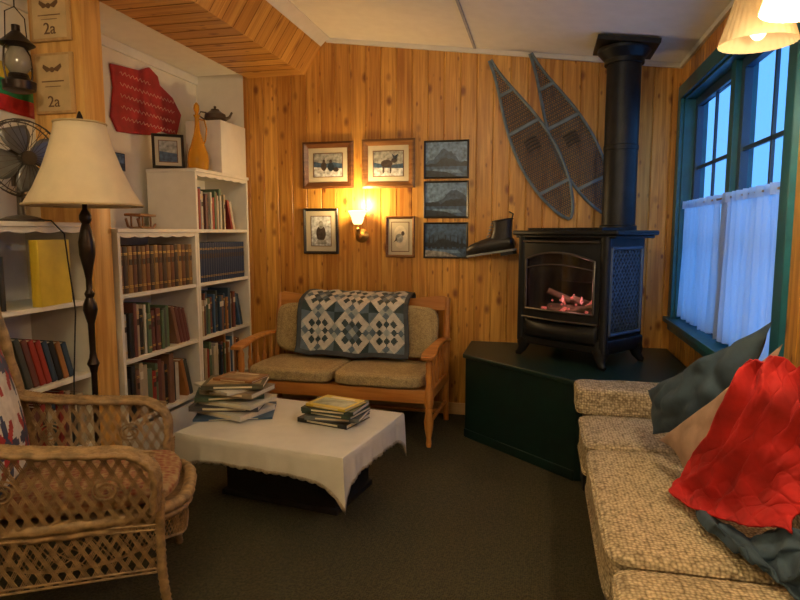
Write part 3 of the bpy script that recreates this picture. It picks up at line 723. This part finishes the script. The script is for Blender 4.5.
loft(g, [((-.004, 0, .05), Xa, Ya, .068, .036), ((-.008, 0, .10), Xa, Ya, .062, .036), ((-.018, 0, .14), Xa, Ya, .054, .036), ((-.026, 0, .175), Xa, Ya, .052, .038), ((-.030, 0, .215), Xa, Ya, .054, .040)])
g.tube([(-.03+.052*math.cos(a*pi/10), .038*math.sin(a*pi/10), .217) for a in range(20)], .007, 6, closed=True)
g.done('boot_upper', LEATH, T)
g = G(); so = [(-.085, 0), (-.07, -.035), (0, -.032), (.06, -.036), (.13, -.046), (.18, -.03), (.195, 0), (.18, .03), (.13, .046), (.06, .036), (0, .032), (-.07, .035)]
g.prism(so, .014, Matrix.Translation((0, 0, .006))); g.done('sole', M('worn_sole', (.30, .32, .34), .7), T, bev=.003)
G().prism([(x*.95, y) for x, y in so if x < .01], .022, Matrix.Translation((0, 0, -.016))).done('heel', BLACK, T)
g = G()
for i in range(5):
    z = .12+.020*i; x = .058-.008*i
    g.tube([(x-.005, -.022, z), (x+.008, 0, z+.006), (x-.005, .022, z+.012)], .0028, 5)
    g.tube([(x-.005, .022, z), (x+.010, 0, z+.006), (x-.005, -.022, z+.012)], .0028, 5)
g.done('laces', M('grey_lace', (.35, .33, .3), .8), T)
G().tube([(-.075, 0, .20), (-.085, -.03, .25), (-.06, -.062, .27)], .004, 6).done('hanging_loop', LEATH, T)

# ------------------------------------------------------------------ sconce
T = thing('wall_sconce', 'lit brass wall sconce with a frosted bell glass shade', 'wall lamp', (-1.41, YB, 1.42))
G().lathe([(.055, 0), (.055, .008), (.035, .02), (.015, .03)], 24, rot=RX(pi/2)).done('backplate', BRASS, T)
G().tube([(0, -.02, 0), (0, -.07, -.02), (0, -.11, 0), (0, -.12, .05), (0, -.12, .09)], .008, 8).sph((0, -.12, .05), .016).done('sconce_arm', BRASS, T)
SG, nt, b = base_mat('frosted_glass_lit'); b.inputs['Base Color'].default_value = (.9, .75, .5, 1); b.inputs['Emission Color'].default_value = (1, .7, .32, 1); b.inputs['Emission Strength'].default_value = 2.5
G().lathe([(.028, .09), (.04, .11), (.05, .15), (.075, .195)], 28, (0, -.12, 0), cap=False).done('lamp_shade', SG, T, sol=.003)
G().sph((0, -.12, .16), (.026, .026, .034)).done('bulb', M('hot_bulb', (1, .85, .6), .5, emit=14, ecol=(1, .78, .42)), T)
light('sconce_light', (0, -.15, .25), 20, (1, .66, .28), .04, T)

# ------------------------------------------------------------------ bench / settle
Bn = thing('settle_bench', 'honey-coloured wooden two-seat settle with spindle arms', 'bench', (-1.40, 4.27, 0), math.radians(-2))
HX = .70
for s in (-1, 1):
    x = s*HX
    G().tube([(x, .33, 0), (x, .29, .2), (x, .28, .42), (x, .33, .75), (x, .36, .95)], [.02, .026, .028, .026, .02], 12).done('back_post', BENCHZ, Bn)
    G().lathe([(.016, 0), (.02, .02), (.017, .06), (.03, .13), (.034, .18), (.024, .24), (.028, .255), (.022, .27), (.032, .30), (.032, .38), (.02, .43), (.027, .48), (.022, .53), (.026, .57), (.014, .60), (.014, .635)], 18, (x, -.30, 0)).done('front_leg', BENCHZ, Bn)
    g = G(); n = 16; poly = []
    for i in range(n+1):
        y = -.37+.70*i/n; w = .032+.018*math.exp(-((y+.30)/.10)**2); poly.append((x-w, y))
    for i in range(n, -1, -1):
        y = -.37+.70*i/n; w = .032+.018*math.exp(-((y+.30)/.10)**2); poly.append((x+w, y))
    g.prism(poly, .026, Matrix.Translation((0, 0, .635)))
    for v in g.bm.verts: v.co.z += .035*(1-((v.co.y+.02)/.36)**2)-.03+.02*(v.co.y+.37)
    g.done('armrest', BENCHW, Bn, bev=.006)
    for i in range(4):
        y = -.17+.115*i
        G().lathe([(.010, 0), (.015, .05), (.018, .11), (.009, .14), (.012, .16), (.008, .22), (.008, .265)], 12, (x, y, .38)).done('arm_spindle', BENCHZ, Bn)
    G().box((x, 0, .355), (.04, .60, .07), bev=.004).done('side_rail', BENCHW, Bn)
    G().cyl((x, -.29, .16), (x, .29, .16), .014, seg=12).done('stretcher', BENCHW, Bn)
G().box((0, -.30, .345), (2*HX-.03, .035, .09), bev=.006).done('front_rail', BENCHW, Bn)
G().box((0, .29, .345), (2*HX-.03, .03, .08)).done('rear_rail', BENCHW, Bn)
G().cyl((-HX, 0, .165), (HX, 0, .165), .014, seg=12).done('stretcher', BENCHW, Bn)
g = G()
for i in range(9): g.box((0, -.24+.062*i, .375), (2*HX-.06, .05, .015))
g.done('seat_slats', BENCHW, Bn)
g = G(); n = 48; poly = []
for i in range(n+1):
    u = i/n; x = -HX-.02+(2*HX+.04)*u
    z = .055+.016*math.cos(4*pi*u)-.03*max(0, abs(u-.5)*2-.92)*10
    poly.append((x, z))
for i in range(n, -1, -1):
    u = i/n; poly.append((-HX-.02+(2*HX+.04)*u, -.045))
g.prism(poly, .026, Matrix.Translation((0, .365, .895)) @ Matrix.Rotation(pi/2-.12, 4, 'X')); g.done('top_rail', BENCHW, Bn, bev=.005)
g = G()
for i in range(11):
    x = -.6+.12*i; g.tube([(x, .30, .38), (x, .325, .62), (x, .35, .87)], [.012, .014, .010], 10)
g.done('back_spindles', BENCHZ, Bn)
def on(o, B, l, r=(0, 0, 0)):
    rz = B.rotation_euler.z; c, s = math.cos(rz), math.sin(rz)
    o.location = (B.location.x+l[0]*c-l[1]*s, B.location.y+l[0]*s+l[1]*c, B.location.z+l[2]); o.rotation_euler = (r[0], r[1], r[2]+rz)
def pipe_loop(g, hx, hy, z, n, plane='z', r=.006):
    e = 2/n; pts = []
    for i in range(72):
        a = i*pi/36; c, s = math.cos(a), math.sin(a)
        p = (hx*math.copysign(abs(c)**e, c), hy*math.copysign(abs(s)**e, s))
        pts.append((p[0], p[1], z) if plane == 'z' else (p[0], z, p[1]))
    g.tube(pts, r, 5, closed=True)
for s in (-1, 1):
    g = G(); g.sup((0, 0, 0), (.327, .280, .050), 6, 16, wr=.008, seed=s); pipe_loop(g, .318, .272, .028, 6)
    o = g.done('seat_cushion', OLIVE, ang=70); top(o, 'olive-gold woven seat cushion on the wooden settle', 'cushion', 'settle seat cushions'); on(o, Bn, (s*.33, -.065, .440))
    g = G(); g.sup((0, 0, 0), (.325, .052, .195), 5, 16, wr=.010, seed=s+5); pipe_loop(g, .315, .187, -.028, 5, 'y')
    o = g.done('back_cushion', OLIVE, ang=70); top(o, 'olive-gold woven back cushion leaning on the settle', 'cushion', 'settle back cushions'); on(o, Bn, (s*.33, .215, .70), (-.18, 0, 0))
QW = fl('quilt_white', (.62, .62, .57)); QB = fl('quilt_blue', (.10, .16, .22)); QG = fl('quilt_dark_green', (.02, .05, .06)); QL = fl('quilt_pale_blue', (.36, .43, .44)); QBR = fl('quilt_border', (.04, .055, .07))
path = [(.415, .74), (.418, .85), (.418, .965), (.385, .985), (.32, .975), (.25, .950), (.19, .915), (.155, .86), (.13, .78), (.108, .70), (.092, .62), (.078, .56), (.05, .528)]
cum = [0]
for a, b2 in zip(path, path[1:]): cum.append(cum[-1]+math.hypot(b2[0]-a[0], b2[1]-a[1]))
def pat(v):
    t = v*cum[-1]
    for i in range(len(path)-1):
        if t <= cum[i+1]+1e-9:
            k = (t-cum[i])/(cum[i+1]-cum[i]); return (path[i][0]*(1-k)+path[i+1][0]*k, path[i][1]*(1-k)+path[i+1][1]*k)
    return path[-1]
NU, NV = 104, 92
def qf(u, v):
    y, z = pat(v); x = (-.43+.86*u)*(1.0+.05*v)
    w = (.012*math.sin(u*15+v*3)+.006*math.sin(u*31+2))*max(0, v-.35)
    return (x+.02*v-.01+.008*math.sin(v*9), y-w-.010, z+w+.004*math.sin(u*30)-.012*math.sin(u*pi)*v)
def qm(i, j):
    if i < 4 or i >= NU-4 or j >= NV-4: return 4
    a = (i-4)/(NU-8)*3; b2 = (NV-4-j)/(NU-8)*3
    p, q = (a % 1)*2-1, (b2 % 1)*2-1; ch = (int(a)+int(b2)) % 2
    # rotated grid of patches: diamond medallion stepping out from a pale centre
    s, t = (p+q)*2.5, (p-q)*2.5
    si, ti = math.floor(s+.5), math.floor(t+.5); m = max(abs(si), abs(ti)); mn = min(abs(si), abs(ti))
    if m == 0: return 3
    if m == 1: return 2 if mn == 1 else (1 if ch else 0)
    if m == 2: return 2 if mn == 0 else (1 if mn == 2 else 0)
    if m == 3: return 0 if mn < 2 else 3
    if m >= 4: return 2 if ch else 1
    return 0
o = G().grid(qf, NU, NV, mf=qm).done('patchwork_quilt', [QW, QB, QG, QL, QBR], sol=.008); top(o, 'white, blue and dark green patchwork quilt draped over the settle back', 'quilt'); on(o, Bn, (.0, 0, 0))

# ------------------------------------------------------------------ coffee table
Tt = thing('coffee_table', 'low dark table under a cream cloth, near-black shade block beneath', 'table', (-1.265, 2.975, 0), math.radians(-9))
DKW = wood('table_wood_and_shade', (.006, .005, .004), (.012, .008, .006), 0, 1, .8)
TW, TD, TZ = .475, .37, .43
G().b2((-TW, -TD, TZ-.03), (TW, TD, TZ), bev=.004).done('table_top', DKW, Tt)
G().b2((-TW+.07, -TD+.30, .03), (TW-.20, TD-.03, TZ-.031), bev=.004).done('table_shade_block', DKW, Tt)  # near-black block put in for the shade under the table
G().b2((-TW+.05, -TD+.28, 0), (TW-.18, TD-.02, .03), bev=.003).done('plinth', DKW, Tt)  # foot of the added shade block
for x in (-1, 1): G().b2((x*.15-.065-.09, -TD+.292, .10), (x*.15-.065+.09, -TD+.30, TZ-.09), bev=.003).done('door', DKW, Tt)  # front panels of the same added shade block
def loop(n, ex):
    pts = []; w, d = TW+ex, TD+ex
    segs = [((-w, -d), (w, -d)), ((w, -d), (w, d)), ((w, d), (-w, d)), ((-w, d), (-w, -d))]
    for (a, b2) in segs:
        for i in range(n): k = i/n; pts.append((a[0]*(1-k)+b2[0]*k, a[1]*(1-k)+b2[1]*k, min(k, 1-k)))
    return pts
g = G(); n = 60; rings = []
for k, (ex, dz) in enumerate(((-.25, 0), (-.02, 0), (.002, -.001), (.006, -.006), (.008, -.035), (.010, -.07), (.011, -.10), (.012, -.112), (.012, -.125))):
    ring = []
    for i, (x, y, e) in enumerate(loop(n, ex)):
        if dz < -.005:
            cor = math.exp(-(e/.07)**1.1); f = dz*(1+1.05*cor)
            rip = (.005*math.sin(i*.55+1)+.003*math.sin(i*1.3))*abs(dz)/.125+.012*cor*abs(dz)/.125
            L = math.hypot(x, y); x += x/L*rip; y += y/L*rip
            if k == 8: f -= .007*abs(math.sin(i*pi/3))
        else: f = dz
        ring.append((x, y, TZ+.0055+f))
    rings.append(ring)
vs = [p for r in rings for p in r]; m = 4*n; nr = len(rings)
g.faces(vs, [(k*m+i, k*m+(i+1) % m, (k+1)*m+(i+1) % m, (k+1)*m+i) for k in range(nr-2) for i in range(m)]+[tuple(range(m))])
g.faces(vs, [((nr-2)*m+i, (nr-2)*m+(i+1) % m, (nr-1)*m+(i+1) % m, (nr-1)*m+i) for i in range(m)], 1)
bmesh.ops.delete(g.bm, geom=[v for v in g.bm.verts if not v.link_faces], context='VERTS')
o = g.done('tablecloth', [CLOTH, HEM], ang=50, sol=.002); top(o, 'cream cotton tablecloth hanging over the coffee table edges', 'tablecloth'); on(o, Tt, (0, 0, 0))
def flatbook(w, d, t, c, loc, rz, group, label, topc=None):
    T = thing('book', label, 'book', loc, rz, group); k = .003
    g = G(); g.b2((-w/2, -d/2, 0), (w/2, d/2, k)); g.b2((-w/2, -d/2, t-k), (w/2, d/2, t)); g.b2((-w/2, -d/2, k), (w/2, -d/2+.004, t-k))
    if topc:
        g.b2((-w/2+.02, -d/2+.03, t), (w/2-.02, d/2-.05, t+.0006), mi=1)
        g.b2((-w*.3, d/2-.04, t), (w*.3, d/2-.02, t+.0006), mi=2)
    g.b2((-w*.3, -d/2-.0006, t*.3), (w*.32, -d/2, t*.7), mi=2)
    g.done('cover', [bcol(c), M('cover_picture_%d' % int(100*sum(topc or (1,))), topc or c, .4, var=.5, scale=18), M('cover_lettering', (.7, .62, .45), .5)], T, flat=True)
    G().b2((-w/2+.004, -d/2+.004, k), (w/2-.004, d/2-.004, t-k)).done('pages', PAGES, T)
    return T
s1 = [(.42, .31, .012, (.05, .10, .18), 'blue', .35), (.37, .28, .028, (.62, .60, .54), 'cream', -.30), (.38, .27, .028, (.08, .08, .09), 'charcoal', .2), (.34, .26, .022, (.6, .57, .48), 'pale', -.15), (.37, .25, .026, (.05, .09, .06), 'dark green', .45), (.33, .25, .028, (.28, .22, .14), 'brown', -.1), (.34, .23, .014, (.64, .62, .56), 'ivory', -.5), (.33, .25, .024, (.08, .08, .05), 'olive', .3), (.25, .18, .012, (.30, .14, .05), 'rust', -.1)]
z = TZ+.0085
for i, (w, d, t, c, nm, rz) in enumerate(s1):
    flatbook(w, d, t, c, (-1.655+R.uniform(-.04, .04), 3.06+R.uniform(-.025, .025), z), rz, 'stack of large books on the coffee table', '%s large-format hardback lying flat in a stack' % nm, (.35, .24, .12) if i >= 7 else None); z += t+.0012
s2 = [(.31, .24, .024, (.02, .02, .02), 'black', -.25), (.30, .22, .022, (.12, .13, .14), 'charcoal', -.0), (.30, .22, .018, (.04, .07, .05), 'dark green', -.22), (.30, .23, .022, (.03, .05, .035), 'dark', -.1), (.25, .20, .014, (.62, .46, .05), 'yellow-covered', -.28)]
z = TZ+.0085
for i, (w, d, t, c, nm, rz) in enumerate(s2):
    flatbook(w, d, t, c, (-1.06+R.uniform(-.015, .015)+(.015 if i == 4 else 0), 3.05+R.uniform(-.012, .012), z), rz, 'smaller stack of books on the coffee table', '%s hardback lying flat in a stack' % nm, (.30, .32, .22) if i == 4 else None); z += t+.0012
# ------------------------------------------------------------------ sofa
Sf = thing('sofa', 'long low tweed sofa along the window wall with a dark base', 'sofa', (.22, .70, 0))
G().b2((.05, 0, .04), (.68, 2.60, .295), bev=.01).done('sofa_base', BLACK, Sf)
G().sup((.335, 2.725, .55), (.355, .125, .075), 9, 20, wr=.008, ez=2).done('armrest_pad', TWEED, Sf, ang=70)
G().b2((.03, 2.635, .04), (.66, 2.83, .475), bev=.012).done('armrest_frame', BLACK, Sf)
G().sup((.645, 1.30, .48), (.048, 1.27, .18), 8, 16).done('backrest', TWEED, Sf, ang=70)
for x in (.1, .62):
    for y in (.1, 2.50): G().b2((x-.025, y-.025, 0), (x+.025, y+.025, .04)).done('sofa_foot', BLACK, Sf)
for i, (a, b2) in enumerate(((2.835, 3.32), (1.825, 2.80), (.78, 1.79))):
    g = G(); hx, hy = .287, (b2-a)/2; g.sup((0, 0, 0), (hx, hy, .092), 11, 24, wr=.008, seed=i*7, ez=2.2)
    for zz in (.068, -.068): pipe_loop(g, hx-.001, hy-.001, zz, 11, r=.008)
    o = g.done('sofa_cushion', TWEED, loc=(.505, (a+b2)/2, .396), ang=70); top(o, 'nubby beige tweed seat cushion on the sofa', 'cushion', 'sofa seat cushions')

def patch_pillow(A, B, C, D, th, n=30, wr=.008, seed=0):
    A, B, C, D = map(Vector, (A, B, C, D)); nr = (B-A).cross(D-A).normalized(); g = G()
    for sg in (1, -1):
        def fn(u, v):
            uu, vv = u-.10*math.sin(pi*v)*(u-.5)*2*abs(u-.5), v-.10*math.sin(pi*u)*(v-.5)*2*abs(v-.5)
            p = A*(1-uu)*(1-vv)+B*uu*(1-vv)+C*uu*vv+D*(1-uu)*vv
            h = (16*u*(1-u)*v*(1-v))**.5*th*.5
            if 0 < u < 1 and 0 < v < 1: h += (abs(noise.noise(p*9+Vector((seed, sg, 0))))-.2)*wr*3.5*min(1, h/th*3)
            return p+nr*h*sg
        g.grid(fn, n, n)
    return g
T = patch_pillow((.50, 2.97, .715), (.78, 2.30, 1.15), (.70, 2.32, .74), (.50, 2.80, .56), .13, seed=3, wr=.016).done('throw_pillow', DENIM, ang=80)
top(T, 'slate-blue cotton pillow propped against the sofa back', 'pillow')
T = patch_pillow((.49, 2.60, .60), (.75, 2.12, 1.10), (.70, 2.12, .78), (.54, 2.38, .57), .07, seed=9).done('throw_pillow', BEIGE, ang=80)
top(T, 'faded tan and rust pillow leaning on the blue pillow', 'pillow')
def cr(p0, p1, p2, p3, t): return .5*((2*p1)+(p2-p0)*t+(2*p0-5*p1+4*p2-p3)*t*t+(3*p1-p0-3*p2+p3)*t**3)
def spl(ps, t):
    n = len(ps)-1; x = min(t*n, n-1e-6); i = int(x); f = x-i
    a = ps[i-1] if i else 2*ps[0]-ps[1]; d = ps[i+2] if i+2 <= n else 2*ps[n]-ps[n-1]
    return cr(a, ps[i], ps[i+1], d, f)
def drape(ctrl, nu, nv, wr, sd, quilt=0, zmin=.512, qd=26):
    C = [[Vector(p) for p in r] for r in ctrl]
    def fn(u, v):
        p = spl([spl(r, u) for r in C], v)
        e = .45+.55*min(1, min(u, 1-u, v, 1-v)*8)
        w1 = 1-abs(noise.noise(Vector((u*4.4+v*2.2+sd, v*1.8, sd))))*2.4
        w2 = noise.noise(Vector((u*7+sd, v*5-u*3, sd+4)))
        p = p+Vector((-.6, -.3, .7))*((max(w1, -.3)*wr+w2*wr*.9)*e+quilt*min(1, 3*abs(math.sin((u+v)*qd)*math.sin((u-v)*qd))))
        p += Vector((.0, .06*noise.noise(Vector((v*5, sd, 0))), .04*noise.noise(Vector((u*5, sd, 3)))))
        if p.z < zmin+.02: p.z = zmin+.02*math.exp((p.z-zmin-.02)/.03)
        return p
    return G().grid(fn, nu, nv)
o = drape([[(.64, 2.04, 1.055), (.71, 2.0, 1.07), (.79, 1.95, 1.02)],
           [(.60, 2.05, .97), (.68, 1.98, .97), (.79, 1.92, .93)],
           [(.575, 2.11, .83), (.65, 2.0, .82), (.78, 1.90, .82)],
           [(.55, 2.25, .66), (.63, 2.08, .67), (.76, 1.87, .72)],
           [(.51, 2.31, .56), (.61, 2.12, .58), (.74, 1.86, .65)],
           [(.47, 2.25, .525), (.57, 2.07, .54), (.70, 1.83, .60)]], 150, 170, .030, 5.3, .004, zmin=.508, qd=20).done('red_throw', RED, ang=80, sol=.008)
top(o, 'crumpled bright red quilted throw spilling over the pillows onto the sofa', 'throw blanket')
o = drape([[(.54, 2.16, .50), (.64, 1.98, .52), (.75, 1.80, .63)],
           [(.53, 2.05, .50), (.65, 1.88, .54), (.76, 1.73, .66)],
           [(.57, 1.92, .50), (.65, 1.78, .53), (.74, 1.63, .60)],
           [(.63, 1.79, .50), (.67, 1.68, .51), (.72, 1.52, .54)]], 90, 90, .022, 7.7, zmin=.500).done('blue_throw', DENIM, ang=80, sol=.006)
top(o, 'rumpled slate-blue cotton throw lying on the sofa seat', 'throw blanket')

# ------------------------------------------------------------------ wicker chair
Ch = thing('wicker_armchair', 'natural wicker armchair with lattice arms and rounded back', 'chair', (-1.755, 1.98, 0), math.radians(30))
Ch.scale = (1.16, 1, 1)
def bez(pts, n):
    P = [Vector(p) for p in pts]; return [spl(P, i/n) for i in range(n+1)]
for s in (-1, 1):
    pth = bez([(-.30, s*.31, .80), (-.15, s*.335, .745), (.06, s*.345, .715), (.20, s*.34, .695), (.275, s*.325, .61), (.272, s*.305, .45)], 30)
    g = G()
    def band(u, v, s=s, pth=pth):
        i = u*(len(pth)-1); k = min(int(i), len(pth)-2); p = pth[k].lerp(pth[k+1], i-k)
        t = (pth[k+1]-pth[k]).normalized(); side = Vector((0, 1, 0)); up = t.cross(side).normalized()
        a = (v-.5)*2.6; rr = .034
        q = p+side*math.sin(a)*rr*1.15-up*(math.cos(a)-1)*rr*-.7
        q += up*-.0028*math.cos(v*2*pi*7)*math.cos(u*2*pi*44)
        return q
    g.grid(band, 176, 42)
    for v0 in (0, 1): g.tube([band(i/60, v0) for i in range(61)], .008, 8)
    arm = g.done('arm', WICK, Ch, ang=80, sol=.006)
    pp = bez([(.275, s*.305, .52), (.27, s*.30, .40), (.27, s*.30, .2), (.29, s*.31, 0)], 60)
    G().tube(pp, [.015+.002*math.sin(i*2.6) for i in range(61)], 10).done('front_leg', WICK, Ch, ang=80)
    pp = bez([(-.26, s*.27, .46), (-.27, s*.27, .2), (-.31, s*.28, 0)], 50)
    G().tube(pp, [.015+.002*math.sin(i*2.6) for i in range(51)], 10).done('rear_leg', WICK, Ch, ang=80)
    g = G()
    def side(u, z0, s=s):
        x = -.29+.55*u
        ztop = .76-.085*u; y = s*(.29+.045*z0)
        return Vector((x, y, .20+(ztop-.20)*z0))
    nb = 14
    for i in range(-8, nb+9):
        for sg in (1, -1):
            run = []
            for k in range(17):
                z = k/16; u = (i+sg*(z-.5)*6)/nb
                if 0 <= u <= 1: run.append(side(u, z))
            if len(run) > 1:
                for dd in (-.0055, 0, .0055): g.tube([p+Vector((dd, 0, 0)) for p in run], .0021, 4)
    for zz in (0, .03, .36, .40, .97, 1): g.tube([side(k/20, zz) for k in range(21)], .0045, 6)
    for c0 in (.25, .75):
        g.tube([side(c0, .70)+Vector((.045*math.cos(a*.3)*(1-a/60), .004*s, .045*math.sin(a*.3)*(1-a/60))) for a in range(50)], .0035, 5)
    g.done('arm_lattice', WICK, Ch)
def seatout(a, k=1):
    ca, sa = math.cos(a), math.sin(a)
    return Vector((.32*math.copysign(abs(ca)**.7, ca)*k+.01+.02*max(0, ca), .30*math.copysign(abs(sa)**.6, sa)*k, 0))
g = G()
g.grid(lambda u, v: seatout(2*pi*u, v)+Vector((0, 0, .415+.0025*math.cos(u*2*pi*40)*math.cos(v*pi*26))), 160, 52)
for z, r in ((.42, .020), (.388, .012)): g.tube([seatout(i*pi/60)+Vector((0, 0, z)) for i in range(120)], [r+.0025*math.sin(i*1.9) for i in range(120)], 8, closed=True)
g.done('seat', WICK, Ch, ang=80, sol=.006)
g = G(); nb = 48
for i in range(nb*2):
    for sg in (1, -1):
        pts = []
        for k in range(7):
            z = k/6; a = (i/(nb*2)+sg*z*.03)*2*pi
            q = seatout(a, .985-.03*z); q.z = .385-.13*z+.04*math.sin(2*a)**2*z; pts.append(q)
        g.tube(pts, .0024, 4)
for z in (.0, 1.0):
    g.tube([(lambda a: seatout(a, .985-.03*z)+Vector((0, 0, .385-.13*z+.04*math.sin(2*a)**2*z)))(i*pi/60) for i in range(120)], .0055, 6, closed=True)
g.done('skirt_lattice', WICK, Ch)
def backp(u, v):
    a = (u-.5)*2.3; w = .35*(1+.10*math.sin(v*pi*.7)); h = 1.33-.30*abs(u-.5)**2*4*.6
    z = .42+(h-.42)*v
    return Vector((-.30-.12*v+.17*(1-math.cos(a)), w*math.sin(a)*1.05, z))
g = G()
for i in range(61):
    u = i/60; g.tube([backp(u, k/16) for k in range(17)], .0026, 4)
for j in range(46):
    v = j/45; ph = (j % 2)*pi
    g.tube([backp(k/120, v)+Vector((.004*math.cos(k*pi/2+ph), 0, 0)) for k in range(121)], .0036, 4)
g.done('back_weave', WICK, Ch)
g = G(); rim = [backp(0, k/12) for k in range(13)]+[backp(k/40, 1) for k in range(1, 40)]+[backp(1, 1-k/12) for k in range(13)]
g.tube(rim, [.022+.003*math.sin(i*2.1) for i in range(len(rim))], 10); g.done('back_rim', WICK, Ch, ang=80)
g = G(); g.sup((0, 0, 0), (.33, .262, .035), 4, 14, wr=.01, seed=2); o = g.done('seat_pad', SEATF, ang=80); top(o, 'reddish-brown patterned seat pad in the wicker armchair', 'cushion'); on(o, Ch, (.04, 0, .465))
SR = fl('star_red', (.35, .02, .025)); SBl = fl('star_navy', (.03, .05, .12)); SW = fl('star_white', (.62, .60, .55))
g = G(); n = 48
def pm(i, j):
    if i < 2 or i > 45 or j < 2 or j > 45: return 2
    a, b2 = (i % 24)-11.5, (j % 24)-11.5; r = math.hypot(a, b2); th = math.atan2(b2, a)
    R0 = 4.2+7.0*abs(math.cos(th*4))**1.3
    if r < 3: return 2
    if r < R0: return 1 if int((th/(pi/4))+8.5) % 2 else 2
    return 0
for sg in (1, -1):
    g.grid(lambda u, v: Vector((sg*.065*(16*u*(1-u)*v*(1-v))**.4, (u-.5)*.42, (v-.5)*.56)), n, n, mf=pm)
o = g.done('star_pillow', [SW, SR, SBl], ang=80); top(o, 'white pillow patterned with red and navy patchwork stars', 'pillow'); on(o, Ch, (-.275, -.04, .795), (0, -.20, 0))

# ------------------------------------------------------------------ floor lamp
Lp = thing('floor_lamp', 'dark bronze floor lamp with a cream bell shade, beside the bookcase', 'floor lamp', (-2.155, 2.56, 0))
G().lathe([(.14, 0), (.14, .012), (.10, .03), (.05, .045), (.03, .07), (.02, .09)], 28).done('lamp_base', BRONZE, Lp)
prof = [(.018, .08), (.014, .3), (.022, .33), (.014, .36), (.014, .75), (.02, .78), (.03, .80), (.018, .83), (.014, .86), (.016, 1.0), (.024, 1.03), (.034, 1.07), (.03, 1.10), (.018, 1.13), (.024, 1.15), (.014, 1.17), (.014, 1.22), (.020, 1.26), (.036, 1.34), (.038, 1.40), (.026, 1.46), (.018, 1.49), (.028, 1.51), (.028, 1.53), (.012, 1.56), (.012, 1.66)]
G().lathe(prof, 20).done('lamp_pole', BRONZE, Lp)
sh = [(.26, 1.575), (.255, 1.59), (.215, 1.66), (.175, 1.75), (.14, 1.85), (.118, 1.93), (.112, 1.965)]
g = G(); seg = 64; vs = []; fs = []
for r, z in sh:
    for k in range(seg):
        rr = r*(1-.012*abs(math.cos(k*pi/8))); vs.append((rr*math.cos(2*pi*k/seg), rr*math.sin(2*pi*k/seg), z))
for i in range(len(sh)-1):
    for k in range(seg): fs.append((i*seg+k, i*seg+(k+1) % seg, (i+1)*seg+(k+1) % seg, (i+1)*seg+k))
g.faces(vs, fs); so = g.done('lamp_shade', SHADE, Lp, ang=80, sol=.003)
for r, z in ((.262, 1.578), (.113, 1.963)): G().tube([(r*math.cos(a*pi/24), r*math.sin(a*pi/24), z) for a in range(48)], .006, 6, closed=True).done('shade_trim', M('shade_braid', (.5, .38, .2), .8), so)
G().lathe([(.01, 1.93), (.01, 1.975), (.016, 1.985), (.012, 2.0), (.004, 2.02)], 12).tube([(-.11, 0, 1.955), (0, 0, 1.965), (.11, 0, 1.955)], .003, 6).cyl((0, 0, 1.66), (0, 0, 1.95), .004).done('finial', BRONZE, Lp)
G().sph((0, 0, 1.74), (.03, .03, .045)).done('bulb', M('white_bulb', (.85, .85, .8), .3), Lp)

# ------------------------------------------------------------------ hanging lamps
SHL = sheer('cream_fabric_shade', (.62, .47, .25), .30); SHL2 = sheer('beige_fabric_shade', (.60, .47, .28), .30)
for (x, y, zb, w, lab, mt, be) in ((.665, 2.26, 2.055, .8, 'cream pleated fabric pendant lamp near the window', SHL2, 2), (.665, 1.86, 2.03, 26, 'brightly lit cream fabric pendant lamp near the window', SHL, 8)):
    T = thing('pendant_lamp', lab, 'hanging lamp', (x, y, zb), group='fabric pendant lamps')
    g = G(); seg = 96; vs = []; fs = []
    prf = [(.115, 0), (.106, .03), (.085, .10), (.064, .18), (.06, .19)]
    for r, z in prf:
        for k in range(seg): rr = r*(1+.015*math.cos(k*pi/1.5)); vs.append((rr*math.cos(2*pi*k/seg), rr*math.sin(2*pi*k/seg), z))
    for i in range(len(prf)-1):
        for k in range(seg): fs.append((i*seg+k, i*seg+(k+1) % seg, (i+1)*seg+(k+1) % seg, (i+1)*seg+k))
    g.faces(vs, fs); g.done('lamp_shade', mt, T, ang=80)
    G().sph((0, 0, .05), (.028, .028, .04)).done('bulb', M('lit_bulb_%d' % be, (1, .85, .6), .5, emit=be, ecol=(1, .82, .55)), T)
    G().cyl((0, 0, .09), (0, 0, .17), .018).cyl((0, 0, .17), (0, 0, cz(x)-zb-.005), .004, seg=8).tube([(-.06, 0, .185), (.06, 0, .185)], .002, 5).done('lamp_cord', BRASS, T)
    light('pendant_light', (0, 0, -.02), w, (1, .80, .50), .04, T)

# ------------------------------------------------------------------ lights, world, camera
T = thing('added_fill_lamp', 'added out-of-view fill lamp with a frosted bowl', 'fill lamp', (-.9, .3, cz(-.9)-.40))  # lamp added out of view to fill the whole room with light
G().lathe([(.02, 0), (.12, .01), (.19, .05), (.21, .09)], 28).done('glass_bowl', sheer('frosted_bowl', (.9, .85, .7), .7), T)
G().cyl((0, 0, .02), (0, 0, .39), .008).lathe([(.06, .37), (.05, .39)], 20).done('lamp_fitting', BRASS, T)
light('added_fill_light', (0, 0, .13), 106, (1, .815, .54), .10, T)
w = bpy.data.worlds.new('World'); bpy.context.scene.world = w; w.use_nodes = True
bg = w.node_tree.nodes['Background']; bg.inputs[0].default_value = (.10, .34, .82, 1); bg.inputs[1].default_value = 2.0
cam = bpy.data.cameras.new('Camera'); co = bpy.data.objects.new('Camera', cam); col.objects.link(co)
cam.sensor_width = 36; cam.lens = 27.45; cam.clip_start = .02
co.location = (0, 0, 1.45); co.rotation_euler = (math.radians(90-6.36), 0, math.radians(13))
bpy.context.scene.camera = co
bpy.context.scene.view_settings.view_transform = 'Standard'
